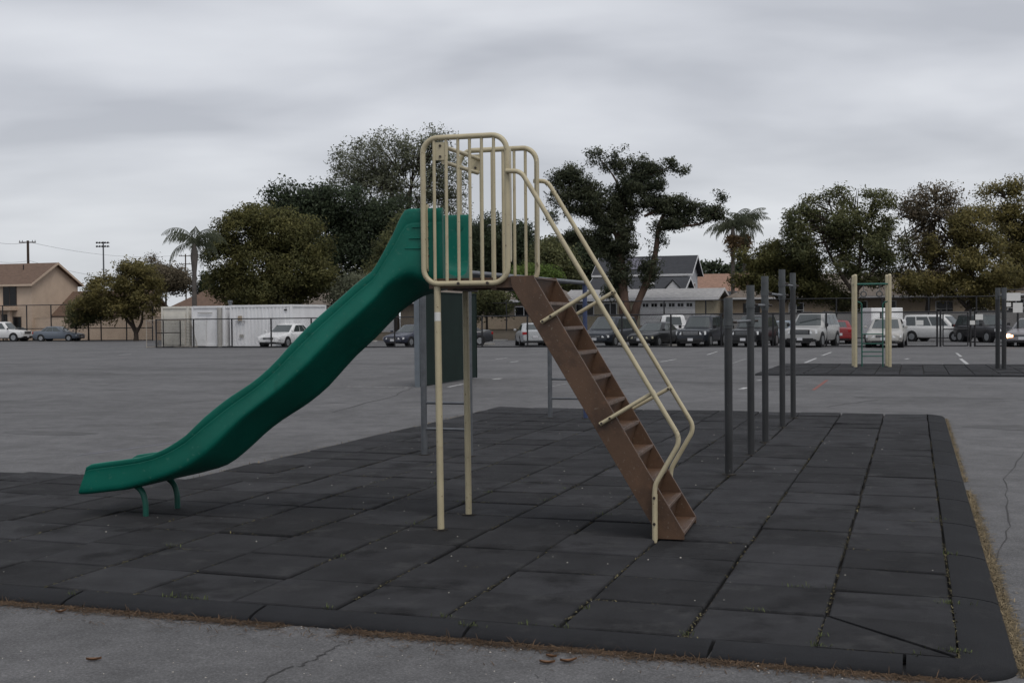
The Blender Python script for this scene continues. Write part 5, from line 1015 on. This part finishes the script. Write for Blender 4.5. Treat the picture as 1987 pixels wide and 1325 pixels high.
# ---------------------------------------------------------------- litter, weeds and small debris
def slivers(name, label, cat, pts, length, width, mat, flat=.25, up=0.0):
    n = len(pts); a = rng.normal(size=(n, 3)); a[:, 2] = np.abs(a[:, 2]) * flat + up; a /= np.linalg.norm(a, axis=1)[:, None]; b = np.cross(a, np.array([0, 0, 1.0])); b /= np.linalg.norm(b, axis=1)[:, None] + 1e-9
    L_ = length * rng.uniform(.5, 1.4, n)[:, None]; w = width * rng.uniform(.6, 1.3, n)[:, None]; tip = pts + a * L_; mid = pts + a * L_ * .5 + np.array([0, 0, .006]) * rng.uniform(0, 1, n)[:, None]
    V = np.stack([pts - b * w, mid - b * w, mid + b * w, pts + b * w, tip - b * w * .4, tip + b * w * .4], 1).reshape(-1, 3); i = np.arange(n)[:, None] * 6
    Q = np.concatenate([i + np.array([0, 1, 2, 3]), i + np.array([1, 4, 5, 2])]); o = from_np(name, V, Q, mat); tag(o, label, cat, None, 'stuff'); return o
def along(p, q, n, spread, off=0.0, clumpy=2.5):
    """points scattered beside a line on the mat grid"""
    t = rng.uniform(0, 1, n); keep = np.array([noise.noise(Vector((x * clumpy * 4, off * 7, 3.1))) > -.35 for x in t]); t = t[keep]; x = p[0] + (q[0] - p[0]) * t; y = p[1] + (q[1] - p[1]) * t; nx, ny = -(q[1] - p[1]), q[0] - p[0]; l = math.hypot(nx, ny)
    e = np.abs(rng.normal(size=len(t))) * spread; x = x + nx / l * e; y = y + ny / l * e; c, s = math.cos(MAT_ROT), math.sin(MAT_ROT)
    return np.stack([x * c - y * s, x * s + y * c, np.full(len(t), GROUND + .003)], 1)
yo = Y0 - .205
slivers('pine_needle_litter', 'brown pine needle litter along the front edge of the mat', 'litter', np.concatenate([along((.3, yo), (-7, yo), 9500, .045), along((.3, yo), (-7, yo), 1200, .13, 1)]), .05, .0017, M['needles'], .10)
xo = X0 + .258
slivers('dry_grass_litter', 'dry straw-coloured grass along the side edge of the mat', 'litter', np.concatenate([along((xo, 19.5), (xo, 5.9), 5200, .018, 2), along((xo, 11.5), (xo, 5.8), 3800, .030, 3)]), .04, .0022, M['straw'], .12)
slivers('dry_grass_litter', 'dry straw-coloured grass along the far edge of the mat', 'litter', along((-6.88, 10.5), (-6.88, 19.0), 1500, .04, 5), .05, .003, M['straw'], .6)
dirt = along((.3, yo), (-7, yo), 600, .05, 8)
def on_mat(x, y, z=0.0): g = grid_xy(x, y); return (g.x, g.y, z)
wp = []
def tuft(x, y, n, s): 
    for _ in range(int(n * .6)): wp.append(on_mat(x + random.gauss(0, s), y + random.gauss(0, s * .35), -.004))
for x, y, n, s in ((-4.05, Y0, 26, .03), (-3.88, Y0 + .005, 44, .05), (-3.05, Y0 + .02, 26, .03), (-2.37, Y0 + .03, 30, .03), (-1.9, Y0, 18, .03), (-1.72, Y0, 22, .03), (-1.68, Y0 + .4, 26, .03), (-1.08, Y0 + .05, 34, .03), (-.43, Y0 + .02, 40, .035), (.0, Y0, 12, .03), (.2, Y0 + .1, 60, .05), (.2, Y0 + 1.1, 40, .05), (.2, Y0 + 2.5, 26, .04),
                   (-.43, Y0 + .2, 18, .02), (-.80, Y0 + .63, 20, .04), (-.62, Y0 + 1.27, 40, .06), (-1.75, 8.55, 20, .04), (-2.38, 9.3, 20, .04), (-3.0, 9.9, 26, .05), (-3.02, 10.6, 20, .05), (-3.66, 9.6, 30, .05), (-3.66, 10.2, 24, .05), (-4.30, 10.6, 20, .05), (-3.66, 8.5, 22, .04), (-2.4, 11.3, 20, .05), (-4.95, 7.2, 24, .04), (-3.65, 7.2, 16, .03), (.2, 9.8, 18, .04), (-2.18, Y0 - .1, 46, .03), (-4.64, Y0 - .1, 16, .03)): tuft(x, y, n, s)
slivers('weed_tufts', 'small green weeds growing in the joints of the mat', 'weeds', np.array(wp), .024, .0020, M['weed'], 1.0, .8)
jd = []
for c in range(NCOL + 1):
    for _ in range(420 if c == 0 else 240):
        yy = Y0 + 10 * random.random() ** 1.5
        if noise.noise(Vector((c * 3.3, yy * 1.6, 0))) > -.08: jd.append(on_mat(X0 - T * c + random.gauss(0, .006), yy, -.008))
for r_ in range(9):
    for _ in range(120):
        xx = X0 - 7 * random.random()
        if noise.noise(Vector((xx * 1.6, r_ * 5.1, 2))) > .15: jd.append(on_mat(xx, Y0 + PY * r_ + random.gauss(0, .004), -.006))
slivers('joint_litter', 'pale straw bits caught in the joints of the mat', 'litter', np.array(jd), .022, .0030, M['joint_straw'], .12)
def bits(name, label, pts, size, mat):
    m = MB()
    for p in pts:
        s = size * random.uniform(.5, 1.5); z = Vector((0, 0, 1)); k = 5; vs = [Vector(p) + Vector((math.cos(a) * s * random.uniform(.6, 1.2), math.sin(a) * s * random.uniform(.6, 1.2), 0)) for a in np.linspace(0, 6.283, k, endpoint=False)]; top = Vector(p) + z * s * .7
        m.add(vs + [top], [(i, (i + 1) % k, k) for i in range(k)])
    o = m.build(name, mat); tag(o, label, 'debris', None, 'stuff'); return o
bits('mat_debris', 'pale specks of grit scattered on the mat', [on_mat(random.uniform(-6.5, .2), random.uniform(6, 17), .001) for _ in range(150)], .006, M['pebble'])
bits('yard_debris', 'pale grit scattered on the near asphalt', [(random.uniform(-2.5, 2.2), random.uniform(4.6, 6.0), GROUND + .001) for _ in range(260)] + [tuple(p) for p in dirt[:200]], .0042, M['pebble'])
def leaf_thing(label, px, py, L_, rz, curl):
    p = on_ground(px, py); n = 8; vs, fs = [], []
    for i in range(n + 1):
        t = i / n; w = math.sin(math.pi * t ** .8) * L_ * .19 + .001; z = .004 + curl * (2 * t - 1) ** 2
        vs += [((t - .5) * L_, -w, z + .012), ((t - .5) * L_, 0, z), ((t - .5) * L_, w, z + .010)]
        if i: fs += [(3 * i - 3, 3 * i - 2, 3 * i + 1, 3 * i), (3 * i - 2, 3 * i - 1, 3 * i + 2, 3 * i + 1)]
    m = MB().add(vs, fs); o = m.build('fallen_leaf', M['leaf_dry'], None, 60); o.location = p; o.rotation_euler = (0, 0, rz); tag(o, label, 'leaf', 'fallen leaves on the near asphalt')
leaf_thing('curled brown leaf lying alone on the asphalt near the crack', 182, 1282, .072, .2, .006)
leaf_thing('brown leaf at the litter edge, left one of the close pair', 1062, 1288, .075, -.1, .008)
leaf_thing('brown leaf at the litter edge, right one of the close pair', 1103, 1285, .085, .3, .010)
leaf_thing('small dark leaf just above the close pair of leaves', 1070, 1276, .055, -.4, .005)
leaf_thing('orange-brown leaf against the mat border joint', 118, 1189, .06, .5, .012)
